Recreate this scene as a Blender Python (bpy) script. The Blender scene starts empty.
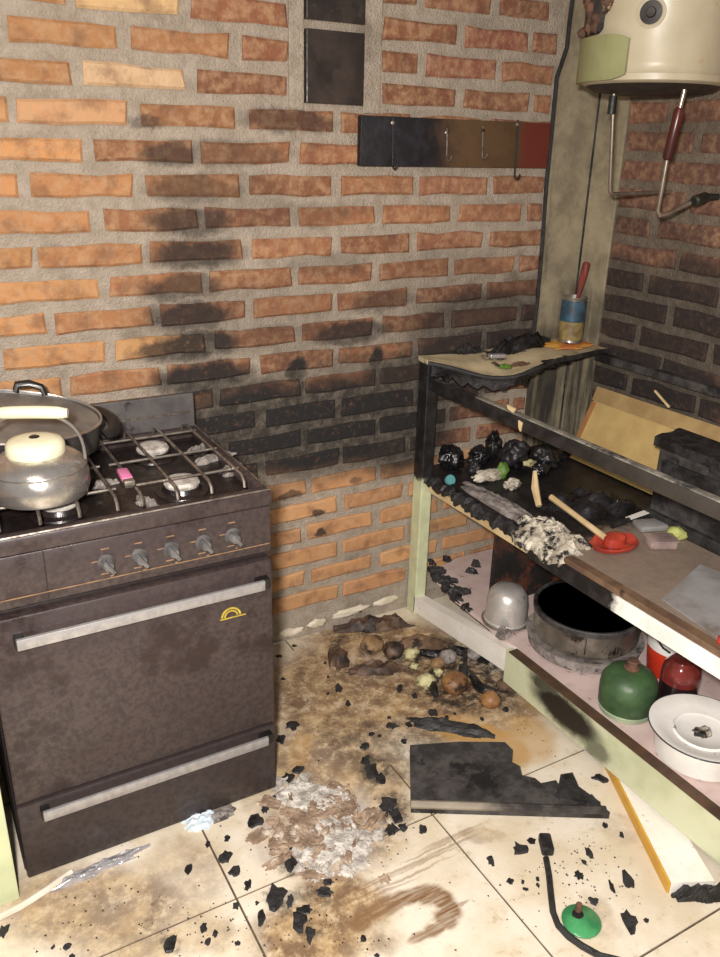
import bpy, bmesh, math, random
import numpy as np
from mathutils import Vector, Matrix, noise

# ------------------------------------------------------------------ camera
F = 824.05
YAW, PITCH, ROLL = (math.radians(a) for a in (30.003, 22.104, 1.468))
CAM = np.array([0.0, -2.0888, 1.5])
def _rot(y, p, r):
    f = np.array([math.sin(y)*math.cos(p), math.cos(y)*math.cos(p), -math.sin(p)])
    rt = np.array([math.cos(y), -math.sin(y), 0.0]); up = np.cross(rt, f)
    return np.array([math.cos(r)*rt+math.sin(r)*up, -math.sin(r)*rt+math.cos(r)*up, f])
R = _rot(YAW, PITCH, ROLL)
def ray(x, y): return R.T @ np.array([(x-360)/F, (478.5-y)/F, 1.0])
def PZ(x, y, z=0.0):
    d = ray(x, y); return Vector(CAM+d*(z-CAM[2])/d[2])
def PY(x, y, Y=0.0):
    d = ray(x, y); return Vector(CAM+d*(Y-CAM[1])/d[1])
def PX(x, y, X=0.0):
    d = ray(x, y); return Vector(CAM+d*(X-CAM[0])/d[0])

sc = bpy.context.scene
COL = sc.collection
cd = bpy.data.cameras.new('camera'); cam = bpy.data.objects.new('camera', cd); COL.objects.link(cam)
cd.sensor_fit = 'HORIZONTAL'; cd.sensor_width = 36.0; cd.lens = F/720*36.0; cd.clip_start = 0.02
M = Matrix.Identity(4)
for i in range(3):
    M[i][0] = R[0][i]; M[i][1] = R[1][i]; M[i][2] = -R[2][i]; M[i][3] = CAM[i]
cam.matrix_world = M
sc.camera = cam

# ------------------------------------------------------------------ world and light
w = bpy.data.worlds.new('world'); sc.world = w; w.use_nodes = True
w.node_tree.nodes['Background'].inputs[0].default_value = (1.0, 0.935, 0.89, 1)
w.node_tree.nodes['Background'].inputs[1].default_value = 0.22
def area(name, loc, target, size, power, color):
    l = bpy.data.lights.new(name, 'AREA'); l.shape = 'DISK'; l.size = size; l.energy = power; l.color = color
    o = bpy.data.objects.new(name, l); COL.objects.link(o); o.location = loc
    o.rotation_euler = (Vector(target)-Vector(loc)).to_track_quat('-Z', 'Y').to_euler()
    return o
area('phone_flash', (-0.12, -2.13, 1.62), (0.95, -0.75, 0.15), 0.10, 76, (1.0, 0.942, 0.900))
area('ceiling_lamp', (-0.25, -1.55, 2.45), (0.6, -0.6, 0.3), 0.35, 9, (1.0, 0.88, 0.74))
vs = sc.view_settings
vs.view_transform = 'Standard'; vs.look = 'None'; vs.gamma = 1.0; vs.use_curve_mapping = False
vs.exposure = 0.0

# ------------------------------------------------------------------ materials
def lin(c):
    out = []
    for v in c[:3]:
        v /= 255.0
        out.append(v/12.92 if v <= 0.04045 else ((v+0.055)/1.055)**2.4)
    return (*out, 1.0)

class NT:
    def __init__(s, tree): s.t = tree; s.n = tree.nodes; s.l = tree.links
    def add(s, kind, **kw):
        n = s.n.new(kind)
        for k, v in kw.items(): setattr(n, k, v)
        return n
    def set(s, sock, v):
        if hasattr(v, 'links'): s.l.new(v, sock)
        else: sock.default_value = v
    def math(s, op, a, b=0.0, clamp=False):
        n = s.add('ShaderNodeMath', operation=op, use_clamp=clamp); s.set(n.inputs[0], a); s.set(n.inputs[1], b); return n.outputs[0]
    def vmath(s, op, a, b=(0, 0, 0)):
        n = s.add('ShaderNodeVectorMath', operation=op); s.set(n.inputs[0], a); s.set(n.inputs[1], b)
        return n.outputs['Value'] if op in ('LENGTH', 'DOT_PRODUCT', 'DISTANCE') else n.outputs[0]
    def noise(s, vec, scale, detail=4.0, rough=0.6, color=False):
        n = s.add('ShaderNodeTexNoise'); n.inputs['Scale'].default_value = scale
        n.inputs['Detail'].default_value = detail; n.inputs['Roughness'].default_value = rough
        if vec is not None: s.l.new(vec, n.inputs['Vector'])
        return n.outputs['Color' if color else 'Fac']
    def mix(s, fac, a, b, mode='MIX'):
        n = s.add('ShaderNodeMix', data_type='RGBA', blend_type=mode)
        s.set(n.inputs[0], fac); s.set(n.inputs[6], a); s.set(n.inputs[7], b); return n.outputs[2]
    def ramp(s, v, a, b, lo=0.0, hi=1.0):
        n = s.add('ShaderNodeMapRange', interpolation_type='SMOOTHSTEP')
        s.set(n.inputs['Value'], v); n.inputs['From Min'].default_value = a; n.inputs['From Max'].default_value = b
        n.inputs['To Min'].default_value = lo; n.inputs['To Max'].default_value = hi; return n.outputs[0]
    def pos(s): return s.add('ShaderNodeNewGeometry').outputs['Position']
    def objpos(s): return s.add('ShaderNodeTexCoord').outputs['Object']

MATS = {}
def newmat(name):
    m = bpy.data.materials.new(name); m.use_nodes = True
    nt = NT(m.node_tree); b = m.node_tree.nodes['Principled BSDF']; MATS[name] = m
    return m, nt, b
def bump(nt, b, h, strength, dist=0.01):
    n = nt.add('ShaderNodeBump'); n.inputs['Strength'].default_value = strength; n.inputs['Distance'].default_value = dist
    nt.l.new(h, n.inputs['Height']); nt.l.new(n.outputs[0], b.inputs['Normal'])

def pm(name, c1, c2=None, scale=20, rough=0.6, metal=0.0, bmp=0.2, lo=0.35, hi=0.65, dirt=None, dirt_amt=0.0, dscale=8, trans=0.0, coat=0.0, rvar=0.1):
    """mottled procedural material: two tones by noise, optional dirt patches, fine relief"""
    m, nt, b = newmat(name); p = nt.pos()
    n1 = nt.noise(p, scale, 5.0)
    col = nt.mix(nt.ramp(n1, lo, hi), lin(c1), lin(c2 or c1))
    if dirt:
        n2 = nt.noise(p, dscale, 6.0, 0.7)
        col = nt.mix(nt.ramp(n2, 0.62-dirt_amt*0.3, 0.72-dirt_amt*0.3), col, lin(dirt))
    nt.l.new(col, b.inputs['Base Color'])
    b.inputs['Metallic'].default_value = metal
    nt.l.new(nt.ramp(n1, 0.3, 0.7, max(rough-rvar, 0.02), min(rough+rvar, 1)), b.inputs['Roughness'])
    if trans: b.inputs['Transmission Weight'].default_value = trans
    if coat: b.inputs['Coat Weight'].default_value = coat
    if bmp: bump(nt, b, nt.noise(p, scale*4, 4.0), bmp, 0.004)
    return m

def blob_group(name, blobs, basis, warp=0.05, wscale=9.0):
    """node group: 0..1 mask of soft ellipses laid out in a wall or floor plane, edges broken up by noise.
    blobs: (u, v, ru, rv, strength); basis: two world vectors giving u and v"""
    g = bpy.data.node_groups.new(name, 'ShaderNodeTree')
    g.interface.new_socket('Fac', in_out='OUTPUT', socket_type='NodeSocketFloat')
    nt = NT(g); out = g.nodes.new('NodeGroupOutput'); p = nt.pos()
    cmb = nt.add('ShaderNodeCombineXYZ')
    nt.l.new(nt.vmath('DOT_PRODUCT', p, basis[0]), cmb.inputs[0]); nt.l.new(nt.vmath('DOT_PRODUCT', p, basis[1]), cmb.inputs[1])
    wz = nt.noise(p, wscale, 6.0, 0.7, color=True)
    off = nt.vmath('MULTIPLY', nt.vmath('SUBTRACT', wz, (0.5, 0.5, 0.5)), (warp*2, warp*2, 0))
    uv = nt.vmath('ADD', cmb.outputs[0], off)
    acc = None
    for (u, v, ru, rv, s) in blobs:
        d = nt.vmath('LENGTH', nt.vmath('MULTIPLY', nt.vmath('SUBTRACT', uv, (u, v, 0)), (1/ru, 1/rv, 0)))
        f = nt.ramp(d, 1.15, 0.55, 0.0, s)
        acc = f if acc is None else nt.math('MAXIMUM', acc, f)
    nt.l.new(acc, out.inputs[0])
    return g
def use_group(nt, g):
    n = nt.add('ShaderNodeGroup'); n.node_tree = g; return n.outputs[0]

def wall_blobs(px):
    o = []
    for (x, y, rx, ry, s) in px:
        c = PY(x, y); ex = PY(x+rx, y); ez = PY(x, y-ry)
        o.append((c.x, c.z, abs(ex.x-c.x), abs(ez.z-c.z), s))
    return o
SOOT_BACK = blob_group('soot_on_back_wall', wall_blobs([
    (330, 425, 150, 62, 1), (250, 430, 90, 66, 1), (215, 410, 40, 40, .9), (400, 385, 60, 40, .95), (485, 325, 90, 48, .85), (350, 372, 20, 14, .6), (400, 425, 70, 60, .97), (470, 350, 75, 32, .95), (520, 330, 50, 30, .9), (540, 345, 30, 40, .9),
    (455, 388, 55, 22, .9), (470, 330, 45, 14, .6), (198, 345, 52, 20, .95), (190, 317, 52, 19, .9), (160, 350, 30, 14, .85), (195, 254, 52, 19, .88), (190, 221, 48, 19, .8),
    (170, 155, 36, 14, .7), (185, 188, 44, 17, .6), (180, 288, 48, 17, .78), (205, 378, 60, 20, .97), (230, 155, 60, 16, .45), (215, 190, 40, 14, .5), (297, 370, 15, 20, .98), (303, 392, 5, 16, .98),
    (376, 358, 9, 18, .98), (352, 332, 48, 15, .9), (385, 300, 44, 14, .65), (145, 120, 20, 9, .6), (290, 121, 55, 14, .6), (310, 332, 30, 10, .55), (300, 215, 60, 16, .35), (330, 265, 50, 14, .35), (270, 335, 40, 14, .5), (360, 362, 60, 16, .6), (290, 350, 20, 30, .4),
    (318, 512, 9, 4, .85), (320, 532, 8, 6, .9), (290, 494, 16, 6, .75), (355, 480, 6, 4, .6), (440, 290, 80, 50, .3), (250, 320, 120, 50, .3), (330, 345, 80, 30, .35), (520, 290, 30, 20, .5),
    (230, 200, 70, 40, .25), (440, 320, 25, 8, .5)]), ((1, 0, 0), (0, 0, 1)), 0.035, 14)
def rwall_blobs(px):
    o = []
    for (x, y, rx, ry, s) in px:
        c = PX(x, y, 2.03); ex = PX(x+rx, y, 2.03); ez = PX(x, y-ry, 2.03)
        o.append((c.y, c.z, abs(ex.y-c.y), abs(ez.z-c.z), s))
    return o
SOOT_RIGHT = blob_group('soot_on_right_wall', rwall_blobs([
    (670, 330, 120, 75, .93), (620, 300, 60, 60, .9), (700, 290, 70, 45, .85), (650, 380, 130, 50, .95), (640, 400, 80, 60, .97), (650, 235, 80, 25, .5), (690, 130, 60, 30, .35), (620, 215, 14, 14, .6), (680, 180, 90, 80, .3)]), ((0, 1, 0), (0, 0, 1)), 0.04, 12)

# brick: tone of its own per object, soot from the wall's mask
def brick_mat(name, grp):
    m, nt, b = newmat(name); p = nt.pos()
    oi = nt.add('ShaderNodeObjectInfo')
    n1 = nt.noise(p, 45, 5.0, 0.65)
    col = nt.mix(nt.ramp(n1, 0.38, 0.68, 0, 0.6), oi.outputs['Color'], lin((184, 148, 112)))
    n2 = nt.noise(p, 16, 5.0, 0.6)
    col = nt.mix(nt.ramp(n2, 0.46, 0.70, 0, 0.55), col, lin((98, 66, 50)))
    s = nt.math('MULTIPLY', use_group(nt, grp), nt.ramp(nt.noise(p, 60, 5.0, 0.7), 0.2, 0.5, 0.72, 1.0))
    col = nt.mix(s, col, lin((27, 25, 25)))
    nt.l.new(col, b.inputs['Base Color']); b.inputs['Roughness'].default_value = 0.85
    bump(nt, b, nt.math('ADD', nt.noise(p, 130, 5.0, 0.7), nt.math('MULTIPLY', n1, 1.3)), 0.5, 0.006)
    return m
def mortar_mat(name, grp, c1, c2, k):
    m, nt, b = newmat(name); p = nt.pos()
    n1 = nt.noise(p, 22, 6.0, 0.7)
    col = nt.mix(nt.ramp(n1, 0.35, 0.65), lin(c1), lin(c2))
    n2 = nt.noise(p, 7, 5.0, 0.65)
    col = nt.mix(nt.ramp(n2, 0.52, 0.75, 0, 0.6), col, lin((104, 94, 80)))
    s = nt.math('MULTIPLY', use_group(nt, grp), nt.ramp(nt.noise(p, 30, 5.0, 0.7), 0.3, 0.62, k*0.72, k))
    col = nt.mix(s, col, lin((46, 42, 37)))
    nt.l.new(col, b.inputs['Base Color']); b.inputs['Roughness'].default_value = 0.95
    bump(nt, b, nt.math('ADD', nt.noise(p, 40, 6.0, 0.75), nt.noise(p, 160, 3.0, 0.7)), 0.8, 0.01)
    return m
BR_B = brick_mat('brick_back', SOOT_BACK); BR_R = brick_mat('brick_right', SOOT_RIGHT)
MO_B = mortar_mat('mortar_back', SOOT_BACK, (188, 174, 157), (166, 152, 134), .95)
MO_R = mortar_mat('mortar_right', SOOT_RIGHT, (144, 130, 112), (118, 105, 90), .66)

# floor tiles: glazed cream with mud, ash and soot stains
RT = (math.cos(YAW), -math.sin(YAW), 0); FW = (math.sin(YAW), math.cos(YAW), 0)
def floor_blobs(px):
    o = []
    for (x, y, rx, ry, s) in px:
        c = PZ(x, y); e1 = PZ(x+rx, y); e2 = PZ(x, y+ry)
        o.append((c.dot(Vector(RT)), c.dot(Vector(FW)), (e1-c).length, (e2-c).length, s))
    return o
MUD = blob_group('mud_on_floor', floor_blobs([
    (345, 690, 95, 75, .93), (430, 690, 95, 60, .95), (380, 640, 90, 26, .95), (320, 760, 75, 50, .85), (500, 700, 50, 40, .85), (440, 720, 80, 30, .8), (330, 830, 85, 50, .8),
    (385, 790, 30, 60, .7), (345, 905, 55, 34, .95), (310, 935, 66, 46, .95), (330, 890, 40, 30, .9), (345, 940, 60, 18, .7),     (100, 905, 120, 52, .75), (120, 935, 80, 38, .65), (190, 870, 50, 40, .5), (215, 935, 30, 22, .45), (262, 800, 20, 30, .35), (480, 835, 25, 8, .4), (600, 915, 20, 25, .4), (625, 830, 30, 20, .3), (560, 700, 30, 30, .3), (180, 850, 30, 20, .3)]),
    (RT, FW), 0.045, 11)
SOOTF = blob_group('soot_on_floor', floor_blobs([
    (370, 625, 42, 9, .9), (340, 645, 12, 14, .8), (375, 668, 35, 7, .75), (455, 660, 75, 28, .95), (465, 690, 65, 26, .92), (375, 770, 18, 22, .8), (392, 810, 20, 24, .75), (400, 750, 60, 40, .45),
    (300, 900, 40, 16, .55), (275, 898, 16, 14, .8), (292, 862, 14, 14, .7), (345, 850, 40, 8, .5), (155, 905, 10, 26, .5), (360, 740, 40, 28, .5), (305, 930, 20, 12, .6), (170, 943, 14, 10, .6)]), (RT, FW), 0.04, 16)
OCHRE = blob_group('ochre_on_floor', floor_blobs([(480, 735, 50, 12, .85), (510, 750, 26, 18, .8), (530, 738, 30, 26, .55), (545, 700, 25, 20, .35), (450, 722, 30, 8, .5), (300, 750, 14, 22, .35)]), (RT, FW), 0.03, 14)
ASH = blob_group('ash_on_floor', floor_blobs([(320, 835, 75, 42, .8), (345, 820, 45, 30, .8), (310, 800, 40, 18, .7), (345, 860, 30, 20, .7), (270, 830, 18, 40, .5), (380, 660, 40, 20, .4)]), (RT, FW), 0.05, 16)
def xy_blobs(px):
    o = []
    for (x, y, ru, rv, s) in px:
        c = PZ(x, y); o.append((c.x, c.y, ru, rv, s))
    return o
SWIRL = blob_group('wiped_mud', xy_blobs([(385, 907, .06, .026, .9), (400, 900, .06, .022, .95), (415, 895, .055, .022, 1), (430, 895, .04, .028, 1), (443, 900, .030, .036, 1), (449, 908, .026, .038, 1), (446, 919, .028, .030, 1), (436, 929, .036, .018, .9), (422, 936, .04, .012, .8), (459, 906, .03, .006, .6), (370, 912, .03, .016, .8), (360, 922, .03, .03, .9),
    (400, 880, .16, .004, .5), (410, 868, .16, .004, .5), (425, 858, .16, .005, .55), (440, 846, .12, .004, .5), (395, 871, .14, .003, .4), (450, 838, .10, .006, .5), (385, 892, .10, .004, .45)]), ((1, 0, 0), (0, 1, 0)), .012, 16)
m, nt, b = newmat('floor_tile'); p = nt.pos()
n1 = nt.noise(p, 6, 5.0, 0.6)
c = nt.mix(nt.ramp(n1, 0.35, 0.65), lin((224, 214, 196)), lin((208, 194, 168)))
c = nt.mix(nt.ramp(nt.noise(p, 24, 6.0, 0.7), 0.56, 0.72, 0, 0.6), c, lin((172, 152, 122)))
c = nt.mix(nt.ramp(nt.noise(p, 90, 4.0, 0.7), 0.64, 0.70, 0, 0.6), c, lin((96, 74, 52)))
mudc = nt.mix(nt.ramp(nt.noise(p, 14, 6.0, 0.75), 0.36, 0.62), lin((180, 150, 106)), lin((108, 80, 54)))
c = nt.mix(nt.math('MULTIPLY', use_group(nt, MUD), nt.ramp(nt.noise(p, 28, 6.0, 0.75), 0.28, 0.52, 0.45, 1.0)), c, mudc)
c = nt.mix(nt.math('MULTIPLY', use_group(nt, SWIRL), nt.ramp(nt.noise(nt.vmath('MULTIPLY', p, (12, 120, 1)), 1.0, 4.0, .6), .3, .6, .55, 1.0)), c, lin((122, 90, 58)))
c = nt.mix(nt.math('MULTIPLY', use_group(nt, ASH), nt.ramp(nt.noise(p, 34, 6.0, 0.75), 0.42, 0.6)), c, lin((186, 176, 170)))
c = nt.mix(use_group(nt, OCHRE), c, lin((184, 142, 78)))
c = nt.mix(nt.math('MULTIPLY', use_group(nt, SOOTF), nt.ramp(nt.noise(p, 26, 6.0, 0.75), 0.40, 0.58)), c, lin((34, 28, 25)))
nt.l.new(c, b.inputs['Base Color'])
nt.l.new(nt.ramp(use_group(nt, MUD), 0.1, 0.8, 0.34, 0.75), b.inputs['Roughness'])
bump(nt, b, nt.noise(p, 60, 5.0, 0.7), 0.25, 0.004)
TILE = m
pm('grout', (96, 82, 64), (70, 58, 46), 30, .9, bmp=.4)

pm('char', (26, 24, 24), (44, 42, 42), 26, .62, bmp=.7, rvar=.22)
pm('char_wet', (17, 16, 17), (38, 36, 38), 18, .32, bmp=.6, rvar=.2)
pm('char_grey', (48, 46, 46), (74, 70, 68), 22, .6, bmp=.5, dirt=(26, 24, 24), dirt_amt=.4)
pm('enamel_brown', (68, 57, 55), (52, 43, 43), 90, .38, bmp=.12, dirt=(44, 32, 31), dirt_amt=.35, dscale=5)
pm('enamel_dark', (58, 49, 48), (46, 38, 38), 70, .45, bmp=.15)
pm('cooktop_black', (38, 30, 28), (22, 18, 18), 30, .30, bmp=.2, dirt=(96, 88, 82), dirt_amt=.05, dscale=14)
pm('backsplash_grey', (92, 88, 86), (70, 66, 66), 14, .42, bmp=.1, dirt=(46, 42, 42), dirt_amt=.2)
pm('brushed_aluminium', (178, 175, 174), (160, 157, 156), 60, .42, .55, bmp=.08)
pm('steel', (200, 196, 190), (172, 166, 160), 30, .26, .85, bmp=.05)
pm('steel_worn', (176, 168, 156), (134, 126, 116), 16, .40, .75, bmp=.12, dirt=(70, 62, 56), dirt_amt=.25, dscale=12)
pm('pot_bright', (214, 210, 204), (186, 180, 174), 14, .34, .55, bmp=.08, dirt=(110, 102, 94), dirt_amt=.1, dscale=14)
pm('steel_wire', (150, 142, 132), (96, 86, 78), 40, .4, .7, bmp=.1)
pm('pan_dark', (52, 48, 46), (74, 70, 66), 14, .38, .25, bmp=.1)
pm('pan_inner', (132, 126, 118), (104, 99, 94), 12, .38, .3, bmp=.08)
pm('black_plastic', (22, 21, 21), (32, 30, 30), 20, .35, bmp=.06)
pm('cream_plastic', (222, 216, 186), (208, 202, 172), 14, .45, bmp=.04)
pm('ash_white', (206, 200, 190), (150, 142, 134), 40, .9, bmp=.7)
pm('pulp_brown', (164, 142, 120), (122, 100, 82), 30, .9, bmp=.6, dirt=(196, 184, 168), dirt_amt=.25, dscale=22)
pm('ash_grey', (150, 142, 136), (104, 96, 92), 30, .9, bmp=.7, dirt=(60, 54, 50), dirt_amt=.25, dscale=20)
pm('pink_plastic', (222, 134, 176), (206, 116, 160), 12, .35, bmp=.03)
pm('knob_grey', (112, 110, 108), (84, 82, 82), 30, .28, .2, bmp=.04)
pm('orange_print', (142, 112, 82), (116, 90, 66), 60, .6, bmp=0)
pm('yellow_print', (186, 162, 58), (160, 138, 50), 60, .5, bmp=0)
pm('black_tile', (64, 57, 53), (44, 39, 38), 14, .22, bmp=.12, dirt=(84, 78, 72), dirt_amt=.08, dscale=22)
pm('brown_tile_edge', (96, 76, 50), (80, 66, 46), 20, .5)
pm('heater_cream', (188, 178, 152), (174, 163, 136), 5, .42, bmp=.03, dirt=(176, 150, 104), dirt_amt=-.1, dscale=6)
pm('heater_dark', (52, 44, 40), (36, 30, 28), 20, .6)
pm('green_plastic', (150, 150, 108), (138, 138, 97), 8, .4, bmp=.03)
pm('rust', (112, 76, 56), (76, 56, 46), 26, .8, bmp=.5, dirt=(180, 160, 130), dirt_amt=.15, dscale=20)
pm('pipe_metal', (168, 156, 142), (128, 116, 102), 22, .32, .7, bmp=.05)
pm('maroon_sleeve', (84, 36, 32), (60, 26, 24), 14, .32, bmp=.04)
pm('valve_black', (38, 42, 34), (24, 26, 22), 20, .5)
pm('wood_tan', (172, 146, 100), (150, 122, 80), 9, .6, bmp=.1, dirt=(140, 98, 58), dirt_amt=.2, dscale=5)
pm('plywood_yellow', (196, 170, 112), (178, 148, 96), 7, .55, bmp=.08, dirt=(150, 112, 66), dirt_amt=.2, dscale=4)
pm('wood_orange', (176, 126, 78), (156, 106, 64), 12, .6)
pm('wood_brown', (118, 94, 72), (92, 70, 54), 14, .6, bmp=.15, dirt=(60, 46, 36), dirt_amt=.2)
pm('wood_red_char', (112, 60, 38), (58, 36, 28), 14, .7, bmp=.3, dirt=(28, 24, 22), dirt_amt=.6, dscale=9)
pm('shelf_pink', (206, 186, 180), (190, 168, 162), 10, .5, bmp=.04, dirt=(120, 100, 92), dirt_amt=.08, dscale=20)
pm('counter_top', (150, 136, 124), (126, 112, 102), 10, .5, bmp=.06, dirt=(92, 80, 72), dirt_amt=.3, dscale=8)
pm('white_paint', (238, 234, 226), (226, 220, 208), 10, .45, bmp=.03, dirt=(170, 160, 144), dirt_amt=.02, dscale=16)
pm('yellow_paint', (212, 164, 62), (196, 146, 54), 12, .5)
pm('pale_green', (200, 206, 166), (186, 192, 152), 8, .5, bmp=.06, dirt=(150, 146, 104), dirt_amt=.06, dscale=14)
pm('red_plastic', (176, 66, 50), (142, 46, 36), 18, .35, bmp=.08)
pm('orange_red_plastic', (214, 66, 36), (200, 54, 30), 10, .4, bmp=.03)
pm('enamel_white', (234, 232, 226), (222, 218, 210), 8, .22, bmp=.02, dirt=(150, 140, 128), dirt_amt=.0, dscale=26)
pm('enamel_rim', (60, 60, 66), (44, 44, 50), 20, .3)
pm('green_glass', (66, 94, 58), (46, 70, 42), 16, .5, bmp=.25)
pm('glass_foot', (156, 170, 140), (130, 146, 120), 12, .2)
pm('green_lid', (70, 148, 92), (48, 118, 72), 16, .3, bmp=.05, coat=.3)
pm('red_glass', (128, 50, 44), (92, 36, 34), 12, .12, bmp=0, coat=.5)
pm('dark_liquid', (26, 20, 22), (38, 26, 26), 12, .12, bmp=0, coat=.5)
pm('yellow_green_cloth', (176, 180, 104), (148, 150, 84), 20, .85, bmp=.3)
pm('clear_plastic', (166, 146, 140), (130, 112, 108), 18, .2, bmp=.15)
pm('grey_sheet', (150, 148, 148), (126, 120, 116), 9, .7, bmp=.1, dirt=(96, 84, 74), dirt_amt=.15, dscale=9)
pm('brown_cloth', (124, 98, 74), (86, 66, 50), 16, .9, bmp=.5, dirt=(40, 30, 26), dirt_amt=.35, dscale=14)
pm('wet_cloth', (98, 74, 54), (56, 42, 34), 16, .6, bmp=.5, dirt=(30, 24, 22), dirt_amt=.35, dscale=14)
pm('potato', (150, 120, 84), (108, 82, 56), 20, .75, bmp=.3, dirt=(40, 30, 24), dirt_amt=.35, dscale=16)
pm('onion', (154, 112, 70), (116, 80, 50), 16, .5, bmp=.15, dirt=(44, 30, 24), dirt_amt=.3, dscale=18)
pm('pale_veg', (196, 190, 146), (158, 150, 106), 26, .8, bmp=.5, dirt=(70, 62, 44), dirt_amt=.3, dscale=26)
pm('foil', (206, 204, 206), (168, 164, 166), 30, .22, .6, bmp=.4)
pm('white_cord', (226, 216, 200), (206, 194, 176), 20, .5)
pm('blue_plastic', (170, 200, 224), (206, 216, 222), 20, .3, bmp=.3)
pm('teal_plastic', (96, 160, 160), (76, 140, 142), 14, .35)
pm('leaf_green', (104, 138, 50), (76, 108, 40), 30, .5, bmp=.3)
pm('paper_burnt', (226, 178, 74), (206, 120, 58), 12, .8, bmp=.2, dirt=(52, 36, 26), dirt_amt=.15, dscale=16)
pm('top_board', (196, 180, 144), (170, 154, 122), 12, .65, bmp=.15, dirt=(44, 38, 32), dirt_amt=.28, dscale=9)
pm('can_label_blue', (58, 92, 112), (46, 62, 74), 24, .4, bmp=.02, dirt=(120, 92, 60), dirt_amt=.25, dscale=14)
pm('can_label_yellow', (142, 126, 80), (104, 86, 56), 26, .45, dirt=(90, 60, 36), dirt_amt=.2, dscale=22)
pm('brush_handle', (130, 52, 42), (98, 46, 40), 20, .5)
pm('whitewash', (226, 216, 196), (200, 188, 164), 14, .95, bmp=.5)
pm('spoon_wood', (214, 192, 148), (190, 164, 120), 14, .6)
pm('melted_white', (206, 198, 180), (150, 140, 124), 26, .6, bmp=.5, dirt=(34, 30, 28), dirt_amt=.45, dscale=24)
pm('floor_wood_dark', (88, 64, 44), (64, 46, 34), 14, .7)

# concrete column with soot near its foot
SOOT_COL = blob_group('soot_on_column', [(1.92, .72, .22, .26, .85), (1.98, .60, .14, .25, .9), (1.88, .80, .06, .2, .9), (2.0, 1.0, .1, .1, .45), (1.86, 1.1, .02, .5, .5)], ((1, 0, 0), (0, 0, 1)), .05, 12)
m, nt, b = newmat('concrete'); p = nt.pos()
c = nt.mix(nt.ramp(nt.noise(p, 9, 6.0, 0.65), 0.35, 0.68), lin((158, 146, 120)), lin((122, 112, 92)))
st = nt.noise(nt.vmath('MULTIPLY', p, (22, 22, 2.0)), 1.0, 5.0, 0.6)
c = nt.mix(nt.math('MULTIPLY', use_group(nt, SOOT_COL), nt.ramp(st, 0.40, 0.60, 0.1, 1.0)), c, lin((34, 31, 30)))
nt.l.new(c, b.inputs['Base Color']); b.inputs['Roughness'].default_value = .9
bump(nt, b, nt.noise(p, 50, 6.0, 0.7), .4, .006)

def split_mat(name, clean, charc, axis, edge, soft, noise_scale=14, warp=.09, flip=False, rough=.5):
    """a burnt piece: clean paint on one side of `edge` along a world axis, char on the other"""
    m, nt, b = newmat(name); p = nt.pos()
    sx = nt.add('ShaderNodeSeparateXYZ'); nt.l.new(p, sx.inputs[0]); v = sx.outputs[axis]
    v = nt.math('ADD', v, nt.math('MULTIPLY', nt.math('SUBTRACT', nt.noise(p, noise_scale, 6.0, .7), 0.5), warp*2))
    f = nt.ramp(v, edge-soft, edge+soft) if not flip else nt.ramp(v, edge+soft, edge-soft)
    cc = nt.mix(nt.ramp(nt.noise(p, 16, 5.0), .4, .65), lin(clean), lin([k*.92 for k in clean]))
    ch = nt.mix(nt.ramp(nt.noise(p, 26, 5.0), .4, .65), lin(charc), lin([k*1.7 for k in charc]))
    nt.l.new(nt.mix(f, cc, ch), b.inputs['Base Color']); b.inputs['Roughness'].default_value = rough
    bump(nt, b, nt.noise(p, 70, 4.0), .3, .004)
    return m
split_mat('post_paint', (204, 208, 168), (24, 23, 23), 2, .50, .012, 18, .05)
split_mat('trim_paint', (240, 236, 228), (26, 24, 24), 1, -.905, .02, 30, .05)
pm('char_ash', (150, 144, 132), (96, 92, 84), 18, .8, bmp=.3, dirt=(44, 42, 40), dirt_amt=.25, dscale=10)
split_mat('lip_ash', (148, 138, 122), (40, 37, 36), 0, 1.06, .07, 14, .08)
split_mat('toprail_char', (60, 55, 50), (28, 26, 26), 1, -.85, .25, 8, .3)
split_mat('counter_char', (138, 122, 108), (24, 22, 22), 1, -.66, .05, 9, .16, rough=.45)
split_mat('hookboard', (92, 70, 48), (20, 18, 22), 0, 1.44, .06, 14, .08, flip=True)
m = MATS['hookboard']; nt = NT(m.node_tree); b = m.node_tree.nodes['Principled BSDF']; old = b.inputs['Base Color'].links[0].from_socket
sx = nt.add('ShaderNodeSeparateXYZ'); p = nt.pos(); nt.l.new(p, sx.inputs[0])
nt.l.new(nt.mix(nt.ramp(nt.math('ADD', sx.outputs[0], nt.math('MULTIPLY', nt.noise(p, 12, 5.0), .12)), 1.74, 1.80), old, lin((108, 48, 38))), b.inputs['Base Color'])
RB = blob_group('burn_on_rail', [(-.80, .10, .15, .055, 1.0), (-.72, .13, .08, .03, .9), (-.92, .07, .05, .04, .7)], ((0, 1, 0), (0, 0, 1)), .02, 20)
m, nt, b = newmat('rail_green'); p = nt.pos()
c = nt.mix(nt.ramp(nt.noise(p, 9, 5.0), .4, .65), lin((200, 202, 170)), lin((184, 187, 152)))
c = nt.mix(use_group(nt, RB), c, lin((30, 26, 24)))
nt.l.new(c, b.inputs['Base Color']); b.inputs['Roughness'].default_value = .5
bump(nt, b, nt.noise(p, 60, 4.0), .15, .004)

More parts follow.
